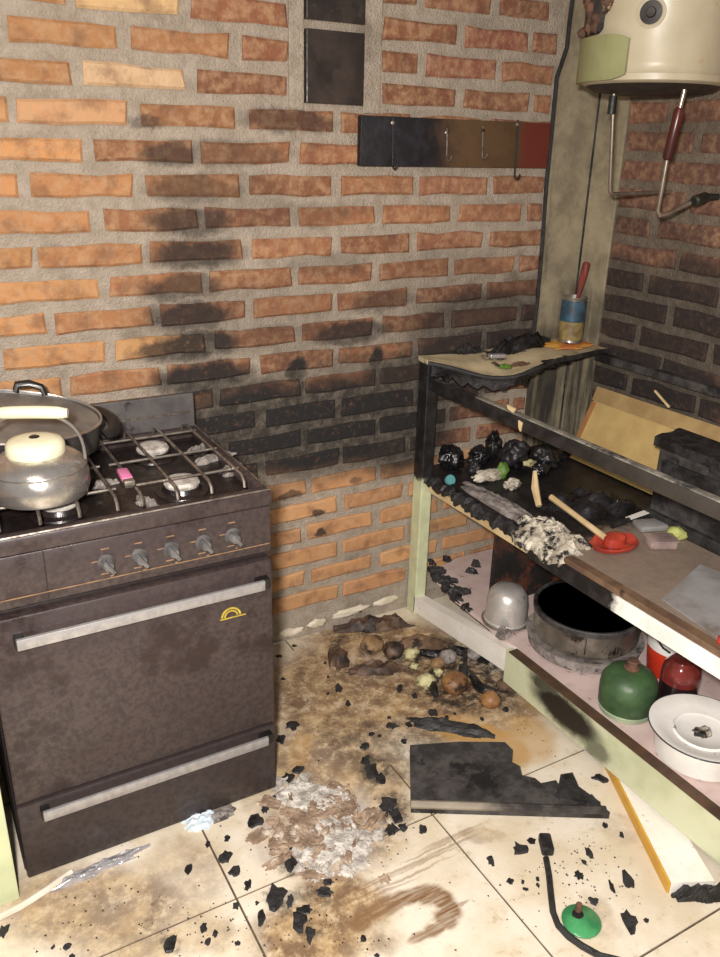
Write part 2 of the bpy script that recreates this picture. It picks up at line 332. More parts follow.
# ------------------------------------------------------------------ mesh helpers
class MB:
    def __init__(s): s.v = []; s.f = []
    def add(s, vs, fs):
        k = len(s.v); s.v += [Vector(v) for v in vs]; s.f += [tuple(i+k for i in f) for f in fs]; return s
    def box(s, x0, x1, y0, y1, z0, z1, rz=0, c=None, bev=0.0):
        if bev <= 0:
            v = [(x, y, z) for z in (z0, z1) for y in (y0, y1) for x in (x0, x1)]
            f = [(0, 2, 3, 1), (4, 5, 7, 6), (0, 1, 5, 4), (2, 6, 7, 3), (0, 4, 6, 2), (1, 3, 7, 5)]
        else:
            bm = bmesh.new(); bmesh.ops.create_cube(bm, size=1.0)
            for q in bm.verts: q.co = Vector(((x0+x1)/2+q.co.x*(x1-x0), (y0+y1)/2+q.co.y*(y1-y0), (z0+z1)/2+q.co.z*(z1-z0)))
            bmesh.ops.bevel(bm, geom=bm.edges[:], offset=bev, segments=2, affect='EDGES', profile=.5)
            bm.verts.ensure_lookup_table(); v = [tuple(q.co) for q in bm.verts]; f = [tuple(q.index for q in fc.verts) for fc in bm.faces]; bm.free()
        if rz:
            cx, cy = c or ((x0+x1)/2, (y0+y1)/2); co, si = math.cos(rz), math.sin(rz)
            v = [(cx+(a-cx)*co-(d-cy)*si, cy+(a-cx)*si+(d-cy)*co, e) for a, d, e in v]
        return s.add(v, f)
    def prism(s, pts, z0, z1):
        """pts: list of (x,y) outline, extruded z0..z1"""
        n = len(pts)
        v = [(x, y, z0) for x, y in pts]+[(x, y, z1) for x, y in pts]
        return s.add(v, [tuple(range(n-1, -1, -1)), tuple(range(n, 2*n))]+[(i, (i+1) % n, n+(i+1) % n, n+i) for i in range(n)])
    def extrude(s, pts, d):
        """3-D outline extruded along vector d"""
        n = len(pts); d = Vector(d)
        v = [Vector(q) for q in pts]+[Vector(q)+d for q in pts]
        return s.add(v, [tuple(range(n-1, -1, -1)), tuple(range(n, 2*n))]+[(i, (i+1) % n, n+(i+1) % n, n+i) for i in range(n)])
    def tube(s, path, r, seg=8, cap=True):
        path = [Vector(q) for q in path]; n = len(path)
        rs = r if isinstance(r, (list, tuple)) else [r]*n
        v = []; up = None
        for i, q in enumerate(path):
            t = (path[min(i+1, n-1)]-path[max(i-1, 0)]).normalized()
            if up is None:
                up = Vector((0, 0, 1)) if abs(t.z) < .9 else Vector((1, 0, 0))
            a = t.cross(up); a = a.normalized() if a.length > 1e-6 else Vector((1, 0, 0)); b2 = a.cross(t).normalized(); up = b2
            for k in range(seg):
                an = 2*math.pi*k/seg; v.append(q+(a*math.cos(an)+b2*math.sin(an))*rs[i])
        f = [(i*seg+k, i*seg+(k+1) % seg, (i+1)*seg+(k+1) % seg, (i+1)*seg+k) for i in range(n-1) for k in range(seg)]
        if cap: f += [tuple(range(seg-1, -1, -1)), tuple((n-1)*seg+k for k in range(seg))]
        return s.add(v, f)
    def lathe(s, prof, c, seg=40, sx=1.0, sy=1.0, axis='Z', mat=None):
        """prof: (radius, height) list revolved about c"""
        n = len(prof); v = []; c = Vector(c)
        for r, h in prof:
            for k in range(seg):
                an = 2*math.pi*k/seg; q = Vector((r*math.cos(an)*sx, r*math.sin(an)*sy, h))
                if axis == 'X': q = Vector((-h, q.x, q.y))
                if axis == 'Y': q = Vector((q.x, -h, q.y))
                if mat: q = mat @ q
                v.append(c+q)
        f = [(i*seg+k, i*seg+(k+1) % seg, (i+1)*seg+(k+1) % seg, (i+1)*seg+k) for i in range(n-1) for k in range(seg)]
        if prof[0][0] > 1e-5: f.append(tuple(range(seg-1, -1, -1)))
        if prof[-1][0] > 1e-5: f.append(tuple((n-1)*seg+k for k in range(seg)))
        return s.add(v, f)
    def blob(s, c, r, seed=0, amp=.25, freq=1.6, sub=3, floor=None, rz=0.0):
        bm = bmesh.new(); bmesh.ops.create_icosphere(bm, subdivisions=sub, radius=1.0)
        o = Vector((seed*7.31, seed*3.17, seed*1.91)); c = Vector(c); v = []
        for q in bm.verts:
            d = q.co.normalized(); k = 1+amp*(noise.noise(d*freq+o)+.5*noise.noise(d*freq*2.3+o))
            u = Vector((d.x*r[0]*k, d.y*r[1]*k, d.z*r[2]*k))
            if rz: u = Matrix.Rotation(rz, 3, 'Z') @ u
            u += c
            if floor is not None and u.z < floor: u.z = floor
            v.append(u)
        f = [tuple(q.index for q in fc.verts) for fc in bm.faces]; bm.free(); s.soft = True
        return s.add(v, f)
    def heap(s, c, ru, rv, h, seed=0, n=26, freq=14, jag=.35, ax=0.0, base=.001, thick=None):
        """irregular low heap: height field over a ragged ellipse, closed underneath"""
        c = Vector(c); o = Vector((seed*5.1, seed*2.7, seed*9.3)); ids = {}; v = []; f = []
        ca, sa = math.cos(ax), math.sin(ax); top = []
        for j in range(n+1):
            for i in range(n+1):
                u, w_ = i/n*2-1, j/n*2-1
                rr = math.hypot(u, w_)+jag*noise.noise(Vector((u*2.2, w_*2.2, seed*3.3)))
                e = max(0.0, 1-rr)
                x, y = u*ru*1.25, w_*rv*1.25
                P = Vector((c.x+x*ca-y*sa, c.y+x*sa+y*ca, 0))
                hh = h*min(1, e*2.2)*(.45+.75*abs(noise.noise(P*freq+o))+.5*abs(noise.noise(P*freq*2.6+o)))
                if rr < 1.02: ids[(i, j)] = len(v); v.append(Vector((P.x, P.y, c.z+base+hh)))
        for (i, j) in list(ids):
            q = [(i, j), (i+1, j), (i+1, j+1), (i, j+1)]
            if all(k in ids for k in q): f.append(tuple(ids[k] for k in q))
        k = len(v)
        v += [Vector((q.x, q.y, c.z)) for q in v[:k]]
        cnt = {}
        for q in f:
            for a, b2 in zip(q, q[1:]+q[:1]): cnt[(a, b2)] = 1
        side = [(b2, a, a+k, b2+k) for (a, b2) in cnt if (b2, a) not in cnt]
        f = f+[tuple(i+k for i in reversed(q)) for q in f]+side
        return s.add(v, f)

ORG = {}
def link(name, mb, mat, parent=None, origin=None, smooth=False):
    if parent is not None: org = ORG[parent.name]
    elif origin is not None: org = Vector(origin)
    else:
        lo = [min(q[i] for q in mb.v) for i in range(3)]; hi = [max(q[i] for q in mb.v) for i in range(3)]
        org = Vector(((lo[0]+hi[0])/2, (lo[1]+hi[1])/2, lo[2]))
    me = bpy.data.meshes.new(name)
    me.from_pydata([tuple(q-org) for q in mb.v], [], mb.f)
    bm = bmesh.new(); bm.from_mesh(me); bmesh.ops.remove_doubles(bm, verts=bm.verts, dist=1e-6); bmesh.ops.recalc_face_normals(bm, faces=bm.faces); bm.to_mesh(me); bm.free()
    me.materials.append(MATS[mat] if isinstance(mat, str) else mat)
    if smooth:
        me.shade_smooth()
        if smooth != 'all' and not getattr(mb, 'soft', False):
            me.set_sharp_from_angle(angle=math.radians(40))
    o = bpy.data.objects.new(name, me); COL.objects.link(o)
    if parent is not None: o.parent = parent
    else: o.location = org
    ORG[o.name] = org
    return o
def thing(name, label, cat, loc, group=None):
    o = bpy.data.objects.new(name, None); COL.objects.link(o); o.location = loc; o.empty_display_size = .05
    ORG[o.name] = Vector(loc); return tag(o, label, cat, group)
def tag(o, label, cat, group=None, kind=None):
    o['label'] = label; o['category'] = cat
    if group: o['group'] = group
    if kind: o['kind'] = kind
    return o
def struct(o, label=None, cat=None):
    o['kind'] = 'structure'
    if label: o['label'] = label
    if cat: o['category'] = cat
    return o
rnd = random.Random(7)

# ------------------------------------------------------------------ setting
XR = 2.03
wb = struct(link('wall_back', MB().box(-1.3, XR+.15, 0, .15, 0, 2.55), MO_B), 'back wall of orange bricks in thick grey mortar, blackened by soot', 'wall')
wr = struct(link('wall_right', MB().box(XR, XR+.15, -2.6, 0, 0, 2.55), MO_R), 'right wall of dark sooty bricks behind the burnt counter', 'wall')
fl = struct(link('floor', MB().box(-1.3, XR, -2.6, 0, -.06, -.003), 'grout'), 'tiled kitchen floor covered in mud, ash and charred scraps', 'floor')

# floor tiles
xs = [.437+.505*k for k in range(-4, 5)]; ys = [-.85+.513*k for k in range(-4, 4)]
for i in range(len(xs)-1):
    for j in range(len(ys)-1):
        x0, x1 = max(xs[i]+.0025, -1.29), min(xs[i+1]-.0025, XR-.002); y0, y1 = max(ys[j]+.0025, -2.59), min(ys[j+1]-.0025, -.002)
        if x1-x0 < .03 or y1-y0 < .03: continue
        link('tile', MB().box(x0, x1, y0, y1, -.02, 0.0), TILE, fl)

def brick_mesh(u0, u1, z0, z1, proud, plane, rr):
    """rounded brick face; plane 'Y' (back wall, u = x) or 'X' (right wall, u = y)"""
    bw = .006; pts = []
    L = u1-u0; k = 3 if L > .14 else 1
    for i in range(k+1): pts.append((u0+L*i/k, z0))
    for i in range(k+1): pts.append((u1-L*i/k, z1))
    pts = [(u+rr.uniform(-.004, .004), z+rr.uniform(-.004, .004)) for u, z in pts]
    cu, cz = (u0+u1)/2, (z0+z1)/2; n = len(pts)
    def ins(u, z, d): return (u+(d if u < cu-L*.4 else -d if u > cu+L*.4 else 0), z+(d if z < cz else -d))
    rings = [[(u, z, .012) for u, z in pts], [(u, z, -proud*.45) for u, z in pts], [(*ins(u, z, bw), -proud+rr.uniform(-.001, .001)) for u, z in pts]]
    v = []
    for ring in rings:
        for u, z, d in ring: v.append((u, d, z) if plane == 'Y' else (XR+d, u, z))
    f = [(a*n+i, a*n+(i+1) % n, (a+1)*n+(i+1) % n, (a+1)*n+i) for a in range(2) for i in range(n)]+[tuple(2*n+i for i in range(n))]
    return MB().add(v, f)

def xat(px, z):
    """world x on the back wall where image column px meets height z"""
    a = R[2]*(px-360)/F-R[0]; base = a[1]*(0-CAM[1])+a[2]*(z-CAM[2])
    return CAM[0]-base/a[0]
ROWS = {
 -2: [(-90, 20), (30, 135), (148, 240), (383, 450), (460, 530)], -1: [(-40, 70), (80, 180), (195, 285), (383, 415), (425, 490), (500, 548)],
 0: [(-55, 63), (75, 178), (191, 286), (383, 455), (465, 527), (533, 556)], 1: [(-100, -3), (7, 117), (130, 228), (242, 287), (383, 417), (427, 496), (502, 551)],
 2: [(-40, 70), (83, 184), (197, 286), (383, 455), (464, 528), (534, 550)], 3: [(-95, 6), (16, 127), (141, 235), (248, 332), (341, 410), (420, 480), (490, 548)],
 4: [(-40, 82), (94, 193), (200, 288), (300, 370), (380, 445), (455, 515), (522, 546)], 5: [(-75, 16), (30, 132), (145, 239), (249, 330), (340, 411), (420, 487), (493, 543)],
 6: [(-20, 90), (103, 197), (205, 290), (299, 374), (383, 450), (459, 520), (527, 541)], 7: [(-70, 32), (39, 140), (150, 241), (251, 331), (340, 409), (417, 481), (489, 540)],
 8: [(-12, 98), (110, 201), (210, 291), (299, 371), (379, 447), (455, 513), (519, 538)], 9: [(-60, 46), (55, 152), (160, 245), (254, 331), (338, 407), (416, 480), (487, 536)],
 10: [(4, 105), (115, 205), (214, 294), (303, 372), (383, 444), (451, 515), (521, 534)], 11: [(-40, 62), (70, 160), (168, 250), (260, 333), (339, 411), (418, 480), (487, 532)],
 12: [(20, 116), (125, 213), (220, 300), (306, 374), (380, 444), (451, 505), (512, 531)], 13: [(80, 165), (175, 255), (265, 335), (342, 413), (420, 478), (485, 529)],
 14: [(145, 220), (228, 300), (307, 374), (380, 444), (450, 508), (513, 528)], 15: [(180, 258), (265, 338), (343, 405), (411, 470), (477, 527)],
 16: [(235, 305), (311, 375), (380, 440), (446, 500), (507, 525)], 17: [(200, 262), (269, 336), (344, 402), (409, 467), (473, 523)],
 18: [(232, 300), (307, 371), (379, 437), (443, 498), (505, 522)], 19: [(270, 336), (343, 404), (410, 466), (472, 520)],
 20: [(240, 304), (311, 371), (379, 436), (442, 494), (500, 519)], 21: [(271, 337), (343, 404), (410, 463), (470, 517)]}
HB = .050; PITCH_Z = .0786
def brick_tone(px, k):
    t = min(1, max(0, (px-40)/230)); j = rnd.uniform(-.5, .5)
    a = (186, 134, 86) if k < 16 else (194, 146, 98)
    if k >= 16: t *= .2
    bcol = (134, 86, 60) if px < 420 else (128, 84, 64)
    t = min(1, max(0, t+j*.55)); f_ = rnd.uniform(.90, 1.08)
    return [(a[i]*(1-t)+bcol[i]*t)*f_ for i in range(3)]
LIGHT = {(2, 83): (204, 172, 134), (0, 75): (208, 172, 124), (3, 16): (196, 148, 106), (10, 115): (200, 150, 96), (0, 427): (166, 110, 68), (1, 427): (136, 84, 66), (0, 465): (134, 80, 64)}
for k, row in ROWS.items():
    zt = 1.812-PITCH_Z*k; zc = zt-HB/2
    for (a, b2) in row:
        dz = -.006 if (k <= 2 and a > 370 and k >= 0) else 0
        u0, u1 = xat(a, zc), xat(b2, zc)
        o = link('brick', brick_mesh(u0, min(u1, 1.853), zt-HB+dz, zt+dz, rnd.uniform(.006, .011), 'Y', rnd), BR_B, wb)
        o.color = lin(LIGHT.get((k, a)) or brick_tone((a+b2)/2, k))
    u = xat(row[0][0], zc)-.022                      # the course goes on to the left, beyond the picture
    while u > -1.2 and k <= 12:
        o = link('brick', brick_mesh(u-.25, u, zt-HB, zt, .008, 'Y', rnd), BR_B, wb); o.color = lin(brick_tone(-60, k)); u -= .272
# whitewashed lumps of the lowest course
for (a, b2, yy) in ((275, 303, 632), (308, 327, 622), (334, 370, 610), (374, 398, 600)):
    c0 = PY(a, yy+5); c1 = PY(b2, yy-3); cc = (c0+c1)/2
    link('whitewash_patch', MB().blob((cc.x, .001, cc.z), ((c1.x-c0.x)/2, .007, .016), a, .5, 2.5, 3), 'whitewash', wb, smooth=True)

for k in range(-4, 12):
    zt = 1.5515-.0798*k
    if zt > 2.0: continue
    y = -.135
    first = .16 if k % 2 else .27
    edges = [y, y-first]
    while edges[-1] > -2.2: edges.append(edges[-1]-.266)
    for e0, e1 in zip(edges[:-1], edges[1:]):
        j = rnd.uniform(-.008, .008)
        o = link('brick', brick_mesh(e1+.011+j, e0-.011+j if e0 != y else e0-.004, zt-.054, zt, rnd.uniform(.005, .01), 'X', rnd), BR_R, wr)
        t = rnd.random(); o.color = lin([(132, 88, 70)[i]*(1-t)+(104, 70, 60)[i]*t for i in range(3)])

# corner column (flush concrete, seen on both walls)
cc = MB(); cc.box(1.858, XR+.02, -.006, .05, 0, 2.55, bev=.002); cc.box(XR-.006, XR+.05, -.13, .02, 0, 2.55, bev=.002)
struct(link('trim_1', cc, 'concrete'), 'bare grey concrete corner column, black with soot at its foot', 'column')
link('corner_line', MB().box(XR-.010, XR-.005, -.0115, -.0055, 0.0, 2.55), 'char_grey', bpy.data.objects['trim_1'])  # thin dark strip drawn down the inner corner where the two faces meet
# two dark glazed tiles let into the wall above the stove
for (ya, yb) in ((-40, 25), (28, 106)):
    a = PY(304, ya, -.004); c = PY(362, yb, -.004)
    t = link('glazed_tile', MB().box(PY(304, 60).x, PY(362, 60).x, -.014, .02, c.z, a.z, bev=.003), 'black_tile', wb); t['label'] = 'dark glazed tile let into the brick wall'
x0, x1 = PY(288, 60).x, PY(380, 60).x
zb = PY(330, 112).z
link('tile_surround', MB().box(x0, PY(303, 60).x, -.008, .02, zb, 1.97, bev=.003), MO_B, wb)
link('tile_surround', MB().box(PY(363, 60).x, x1, -.008, .02, zb, 1.97, bev=.003), MO_B, wb)

# ------------------------------------------------------------------ stove
SX0, SX1, SYF, SYB, SZ = .055, .645, -.590, -.105, .811
st = thing('stove', 'dark brown enamelled gas stove with two aluminium bar handles against the brick wall', 'stove', ((SX0+SX1)/2, (SYF+SYB)/2, 0))
link('body', MB().box(SX0, SX1, SYF+.025, SYB, 0.0, .775, bev=.004), 'enamel_dark', st)
# cooktop: rim frame and sunken tray
rim = MB()
rim.box(SX0-.003, SX1+.003, SYF-.004, SYF+.028, .776, SZ, bev=.005); rim.box(SX0-.003, SX1+.003, SYB-.02, SYB, .776, SZ, bev=.004)
rim.box(SX0-.003, SX0+.018, SYF+.02, SYB-.01, .776, SZ, bev=.004); rim.box(SX1-.018, SX1+.003, SYF+.02, SYB-.01, .776, SZ, bev=.004)
link('cooktop_rim', rim, 'enamel_brown', st, smooth=True)
edge = MB().tube([(SX0, SYF+.001, SZ), (SX1-.002, SYF+.001, SZ), (SX1-.002, SYB, SZ)], .0028, 6)
link('rim_edge', edge, 'steel_wire', st, smooth=True)
link('cooktop_tray', MB().box(SX0+.015, SX1-.015, SYF+.025, SYB-.015, .778, .786), 'cooktop_black', st)
# back panel
bp = link('backsplash', MB().box(SX0, SX1, SYB, SYB+.018, .775, .897, bev=.003), 'backsplash_grey', st)
link('trim_strip', MB().box(SX0+.01, SX1-.012, SYB-.003, SYB+.004, .845, .851), 'steel_wire', bp)
# control panel
cp = link('control_panel', MB().box(SX0, SX1, SYF, SYF+.03, .664, .774, bev=.004), 'enamel_brown', st, smooth=True)
link('panel_seam', MB().box(PY(46, 575, SYF).x-.001, PY(46, 575, SYF).x+.001, SYF-.0008, SYF+.005, .668, .772), 'black_plastic', cp)
link('panel_line', MB().box(SX0+.005, SX1-.004, SYF-.0012, SYF+.002, .684, .686), 'orange_print', cp)
for (kx, ky) in ((106, 562), (139, 556), (171, 549), (203, 542), (232, 535)):
    c = PY(kx, ky, SYF)
    kb = link('knob', MB().lathe([(.017, 0), (.0175, .004), (.013, .010), (.011, .024), (.009, .027)], c, 24, axis='Y'), 'knob_grey', st, smooth=True)
    g = MB().box(c.x-.0045, c.x+.0045, SYF-.034, SYF-.012, c.z-.016, c.z+.016, bev=.002)
    for q in g.v:
        d = q-c; an = math.radians(35); q.x = c.x+d.x*math.cos(an)+d.z*math.sin(an)*-1; q.z = c.z+d.x*math.sin(an)+d.z*math.cos(an)
    link('grip', g, 'knob_grey', kb, smooth=True)
    for (dx, dz, ww) in ((-.008, .028, .016), (-.028, .004, .013), (-.012, -.026, .016), (.006, -.034, .006)):
        link('dial_mark', MB().box(c.x+dx, c.x+dx+ww, SYF-.001, SYF+.002, c.z+dz, c.z+dz+.0025), 'orange_print', cp)
# oven door
od = link('oven_door', MB().box(SX0+.002, SX1-.001, SYF-.006, SYF+.03, .208, .648, bev=.006), 'enamel_brown', st, smooth=True)
def bar_handle(parent, zc):
    h = link('handle', MB().box(.105, .616, SYF-.032, SYF-.023, zc-.012, zc+.012, bev=.002), 'brushed_aluminium', parent, smooth=True)
    for xx in (.108, .612): link('handle_bracket', MB().box(xx-.012 if xx > .3 else xx-.006, xx+.018 if xx > .3 else xx+.012, SYF-.025, SYF-.004, zc-.012, zc+.012, bev=.002), 'black_plastic', h)
bar_handle(od, .600)
# yellow arch emblem on the door
c = PY(231, 612, SYF-.007)
em = MB()
for (ra, rb) in ((.013, .0165), (.019, .0235)):
    pts = [(c.x+ra*math.cos(a), 0, c.z-.012+ra*math.sin(a)) for a in np.linspace(.08, math.pi-.08, 14)]+[(c.x+rb*math.cos(a), 0, c.z-.012+rb*math.sin(a)) for a in np.linspace(math.pi-.08, .08, 14)]
    for i in range(13):
        em.extrude([(pts[i][0], SYF-.0075, pts[i][2]), (pts[i+1][0], SYF-.0075, pts[i+1][2]), (pts[26-i][0], SYF-.0075, pts[26-i][2]), (pts[27-i][0], SYF-.0075, pts[27-i][2])], (0, .002, 0))
em.box(c.x-.026, c.x+.034, SYF-.0075, SYF-.0055, c.z-.0155, c.z-.013)
e = link('emblem', em, 'yellow_print', od); e['label'] = 'yellow arch emblem'
# drawer
dr = link('drawer', MB().box(SX0+.002, SX1-.001, SYF-.006, SYF+.03, .006, .200, bev=.005), 'enamel_dark', st, smooth=True)
bar_handle(dr, .178)
# burners
BURN = [(.235, -.455), (.235, -.22), (.492, -.462), (.497, -.225)]
for i, (bx, by) in enumerate(BURN):
    bu = link('burner', MB().lathe([(.058, .785), (.056, .790), (.044, .794), (.040, .803), (.036, .803)], (bx, by, 0), 32), 'cooktop_black', st, smooth=True)
    link('burner_cap', MB().lathe([(.037, .803), (.039, .809), (.035, .816), (.018, .819), (0, .8195)], (bx, by, 0), 32), 'ash_white', bu, smooth=True)
# wire grates
for (gx0, gx1) in ((.095, .345), (.365, .615)):
    gr = MB(); n = 4
    for i in range(n):
        gx = gx0+.015+(gx1-gx0-.03)*i/(n-1)
        gr.tube([(gx, SYF+.033, .812), (gx, SYF+.036, .825), (gx, SYF+.050, .835), (gx, SYF+.10, .836), (gx, -.26, .836), (gx, SYB-.06, .836), (gx, SYB-.035, .830), (gx, SYB-.028, .8125)], .0036, 6)
    for gy in (-.485, -.345, -.20): gr.tube([(gx0, gy, .829), (gx1, gy, .829)], .0033, 6)
    link('grate', gr, 'steel_wire', st, smooth=True)
# kettle
KX, KY = .203, -.474; KZ = .8402
ke = thing('kettle', 'polished aluminium kettle with cream lid standing on the front stove burner', 'kettle', (KX, KY, KZ))
link('body', MB().lathe([(.078, KZ), (.090, KZ+.005), (.096, KZ+.026), (.094, KZ+.050), (.090, KZ+.058), (.093, KZ+.063), (.090, KZ+.069), (.074, KZ+.081), (.060, KZ+.087), (.056, KZ+.088)], (KX, KY, 0), 56), 'steel', ke, smooth=True)
ld = link('lid', MB().lathe([(.054, KZ+.087), (.056, KZ+.092), (.054, KZ+.108), (.048, KZ+.115), (.032, KZ+.119), (0, KZ+.120)], (KX, KY, 0), 48), 'cream_plastic', ke, smooth=True)
link('lid_rivet', MB().lathe([(.010, KZ+.118), (.010, KZ+.121), (.006, KZ+.123), (0, KZ+.123)], (KX, KY, 0), 16), 'black_plastic', ld, smooth=True)
ha = -.42; hd = Vector((math.cos(ha), math.sin(ha), 0)); ctr = Vector((KX, KY, KZ))
pth = [ctr+hd*(.092*math.cos(a))+Vector((0, 0, .062+.106*math.sin(a)**.55)) for a in np.linspace(.02, math.pi-.02, 25)]
link('bail', MB().tube(pth, .003, 8), 'steel', ke, smooth=True)
gp = [ctr+hd*t+Vector((0, 0, .170-.10*(t*t)*5)) for t in np.linspace(-.068, .068, 9)]
link('grip', MB().tube(gp, [.009, .012, .0125, .0125, .0125, .0125, .0125, .012, .009], 12), 'cream_plastic', ke, smooth=True)
spd = Vector((-math.cos(ha), -math.sin(ha), 0))
link('spout', MB().tube([ctr+spd*.080+Vector((0, 0, .030)), ctr+spd*.110+Vector((0, 0, .048)), ctr+spd*.126+Vector((0, 0, .075)), ctr+spd*.140+Vector((0, 0, .092))], [.022, .018, .013, .011], 14), 'steel', ke, smooth=True)
# large pan behind the kettle
PXc, PYc, PZc = .165, -.243, .8402
pn = thing('roasting_pan', 'large dark oval pan with black handles on the rear stove burner', 'pan', (PXc, PYc, PZc))
H = .098
def tilt(g):
    for q in g.v:
        k = max(0, min(1, (q.z-PZc)/H)); q.z += k*((q.y-PYc)*.24-(q.x-PXc)*.13)
    return g
SYP = .54
link('body', tilt(MB().lathe([(.18, PZc), (.200, PZc+.004), (.212, PZc+H), (.216, PZc+H+.002), (.212, PZc+H+.004), (.209, PZc+H), (.197, PZc+.010), (.10, PZc+.008), (0, PZc+.008)], (PXc, PYc, 0), 64, 1.0, SYP)), 'pan_dark', pn, smooth=True)
link('lining', tilt(MB().lathe([(.2085, PZc+H-.002), (.1965, PZc+.011), (.10, PZc+.0092), (0, PZc+.0092)], (PXc, PYc, 0), 64, 1.0, SYP)), 'pan_inner', pn, smooth=True)
link('rim', tilt(MB().tube([(PXc+.214*math.cos(a), PYc+.214*SYP*math.sin(a), PZc+H+.003) for a in np.linspace(0, 2*math.pi, 65)], .003, 6)), 'steel', pn, smooth=True)
for sgn in (1, -1):
    pa = [(PXc+sgn*(.206+.034*math.sin(a)), PYc-.060*math.cos(a), PZc+H-.022+.006*math.sin(a)) for a in np.linspace(0, math.pi, 13)]
    link('handle', tilt(MB().tube(pa, .014, 10)), 'black_plastic', pn, smooth=True)
link('lug', tilt(MB().tube([(PXc+.055, PYc+.112, PZc+H), (PXc+.06, PYc+.114, PZc+H+.016), (PXc+.085, PYc+.110, PZc+H+.022), (PXc+.11, PYc+.104, PZc+H+.016), (PXc+.115, PYc+.097, PZc+H)], .008, 8)), 'black_plastic', pn, smooth=True)
# pink lighter and ash on the cooktop
c = PZ(125, 476, .845); d = (PZ(133, 490, .845)-PZ(117, 464, .845)).normalized()
lt = thing('lighter', 'pink plastic lighter lying on the stove grate', 'lighter', (c.x, c.y, .8402))
def orient_box(c, d, L, W, z0, z1, bev=.003):
    g = MB().box(-L/2, L/2, -W/2, W/2, z0, z1, bev=bev); an = math.atan2(d.y, d.x)
    for q in g.v: q.x, q.y = c.x+q.x*math.cos(an)-q.y*math.sin(an), c.y+q.x*math.sin(an)+q.y*math.cos(an)
    return g
link('body', orient_box(c, d, .062, .024, .8402, .853, .005), 'pink_plastic', lt, smooth=True)
link('cap', orient_box(c+d*.040, d, .018, .022, .8402, .852, .002), 'steel_worn', lt, smooth=True)
for (x, y, ru, rv, sd, lab) in ((214, 458, .050, .020, 3, 'pale grey ash flakes between the two right stove burners'), (232, 470, .028, .020, 5, 'pale ash flakes at the right rim of the cooktop'), (196, 450, .024, .014, 8, 'small ash heap right of the rear burner cap'), (104, 484, .026, .014, 9, 'grey ash left of the pink lighter'), (146, 502, .014, .026, 12, 'grey ash at the front rim below the pink lighter')):
    c = PZ(x, y, .79)
    tag(link('ash_heap', MB().heap((c.x, c.y, .7865), ru, rv, .014, sd, 18, 34, .6, .3), 'ash_grey'), lab, 'ash', 'ash on the stove')

# ------------------------------------------------------------------ hook board on the back wall
BX0, BX1, BZ0, BZ1 = 1.165, 1.822, 1.444, 1.570
hb = thing('hook_board', 'charred wooden hook board fixed to the brick wall, black left and red right', 'hook board', ((BX0+BX1)/2, -.02, BZ0))
link('board', MB().box(BX0, BX1, -.028, -.0085, BZ0, BZ1, bev=.003), 'hookboard', hb, smooth=True)
for px_, y0, y1 in ((393, 118, 168), (447, 128, 160), (483, 126, 158), (518, 120, 178)):
    a = PY(px_, y0, -.03); c = PY(px_, y1, -.03)
    hk = MB().tube([(a.x, -.030, a.z), (a.x, -.034, (a.z+c.z)/2), (a.x, -.036, c.z+.012)]+[(a.x+.0, -.048+.012*math.cos(t), c.z+.012-.014*math.sin(t)) for t in np.linspace(0, math.pi, 8)], .0026, 8)
    h = link('hook', hk, 'char' if px_ in (393, 518) else 'steel_wire', hb, smooth=True)
    link('screw', MB().lathe([(.006, .028), (.006, .032), (.003, .034), (0, .034)], (a.x, 0, a.z-.012), 12, axis='Y'), 'steel_worn', h, smooth=True)

# cable running down the column
tag(link('burnt_cable', MB().tube([(q.x, -.012, q.z) for q in (PY(574, -30), PY(567, 20), PY(564, 48), PY(554, 78), PY(550, 120), PY(544, 180), PY(540, 240), PY(535, 300), PY(531, 335), PY(528, 372))], .0062, 8), 'char', smooth=True), 'blackened cable running down the left edge of the concrete column', 'cable')

# ------------------------------------------------------------------ water heater
HX, HY, HR, HZ = 1.83, -.39, .182, 1.655
wh = thing('water_heater', 'cream cylindrical water heater with green cover hung on the right wall', 'water heater', (HX, HY, HZ))
link('tank', MB().lathe([(HR-.012, HZ), (HR-.001, HZ+.006), (HR, HZ+.020), (HR-.003, HZ+.024), (HR-.003, HZ+.045), (HR-.001, HZ+.05), (HR-.001, HZ+.60), (HR-.03, HZ+.64), (0, HZ+.67)], (HX, HY, 0), 72), 'heater_cream', wh, smooth=True)
link('bottom_cap', MB().lathe([(0, HZ-.018), (.10, HZ-.018), (.150, HZ-.010), (HR-.010, HZ+.002)], (HX, HY, 0), 60), 'heater_dark', wh, smooth=True)
link('wall_bracket', MB().box(HX+.12, XR-.011, HY-.10, HY+.10, HZ+.28, HZ+.33), 'steel_worn', wh)
# green cover wrapped on the tank's left flank
def arc_plate(a0, a1, z0, z1, r0, r1, n=14, rnd_end=True):
    g = MB(); out = []
    for i in range(n+1):
        a = a0+(a1-a0)*i/n; e = .0
        if rnd_end and i < 3: e = (.012, .005, .001)[i]
        out.append((a, z0+e, z1-e))
    v = []
    for a, p0, p1 in out:
        for r in (r0, r1):
            for z in (p0, p1): v.append((HX+r*math.cos(a), HY+r*math.sin(a), z))
    f = []
    for i in range(n):
        k = 4*i; f += [(k+2, k+3, k+7, k+6), (k, k+4, k+5, k+1), (k, k+2, k+6, k+4), (k+1, k+5, k+7, k+3)]
    f += [(0, 1, 3, 2), (4*n, 4*n+2, 4*n+3, 4*n+1)]
    return g.add(v, f)
def ang(px, py):
    """angle on the tank where an image point meets its surface (first hit)"""
    d = ray(px, py); ox, oy = CAM[0]-HX, CAM[1]-HY; A = d[0]**2+d[1]**2; B = 2*(ox*d[0]+oy*d[1]); C = ox*ox+oy*oy-(HR+.004)**2
    D = B*B-4*A*C; t = (-B-math.sqrt(D))/(2*A) if D > 0 else -B/(2*A)
    q = CAM+d*t; return math.atan2(q[1]-HY, q[0]-HX), q[2]
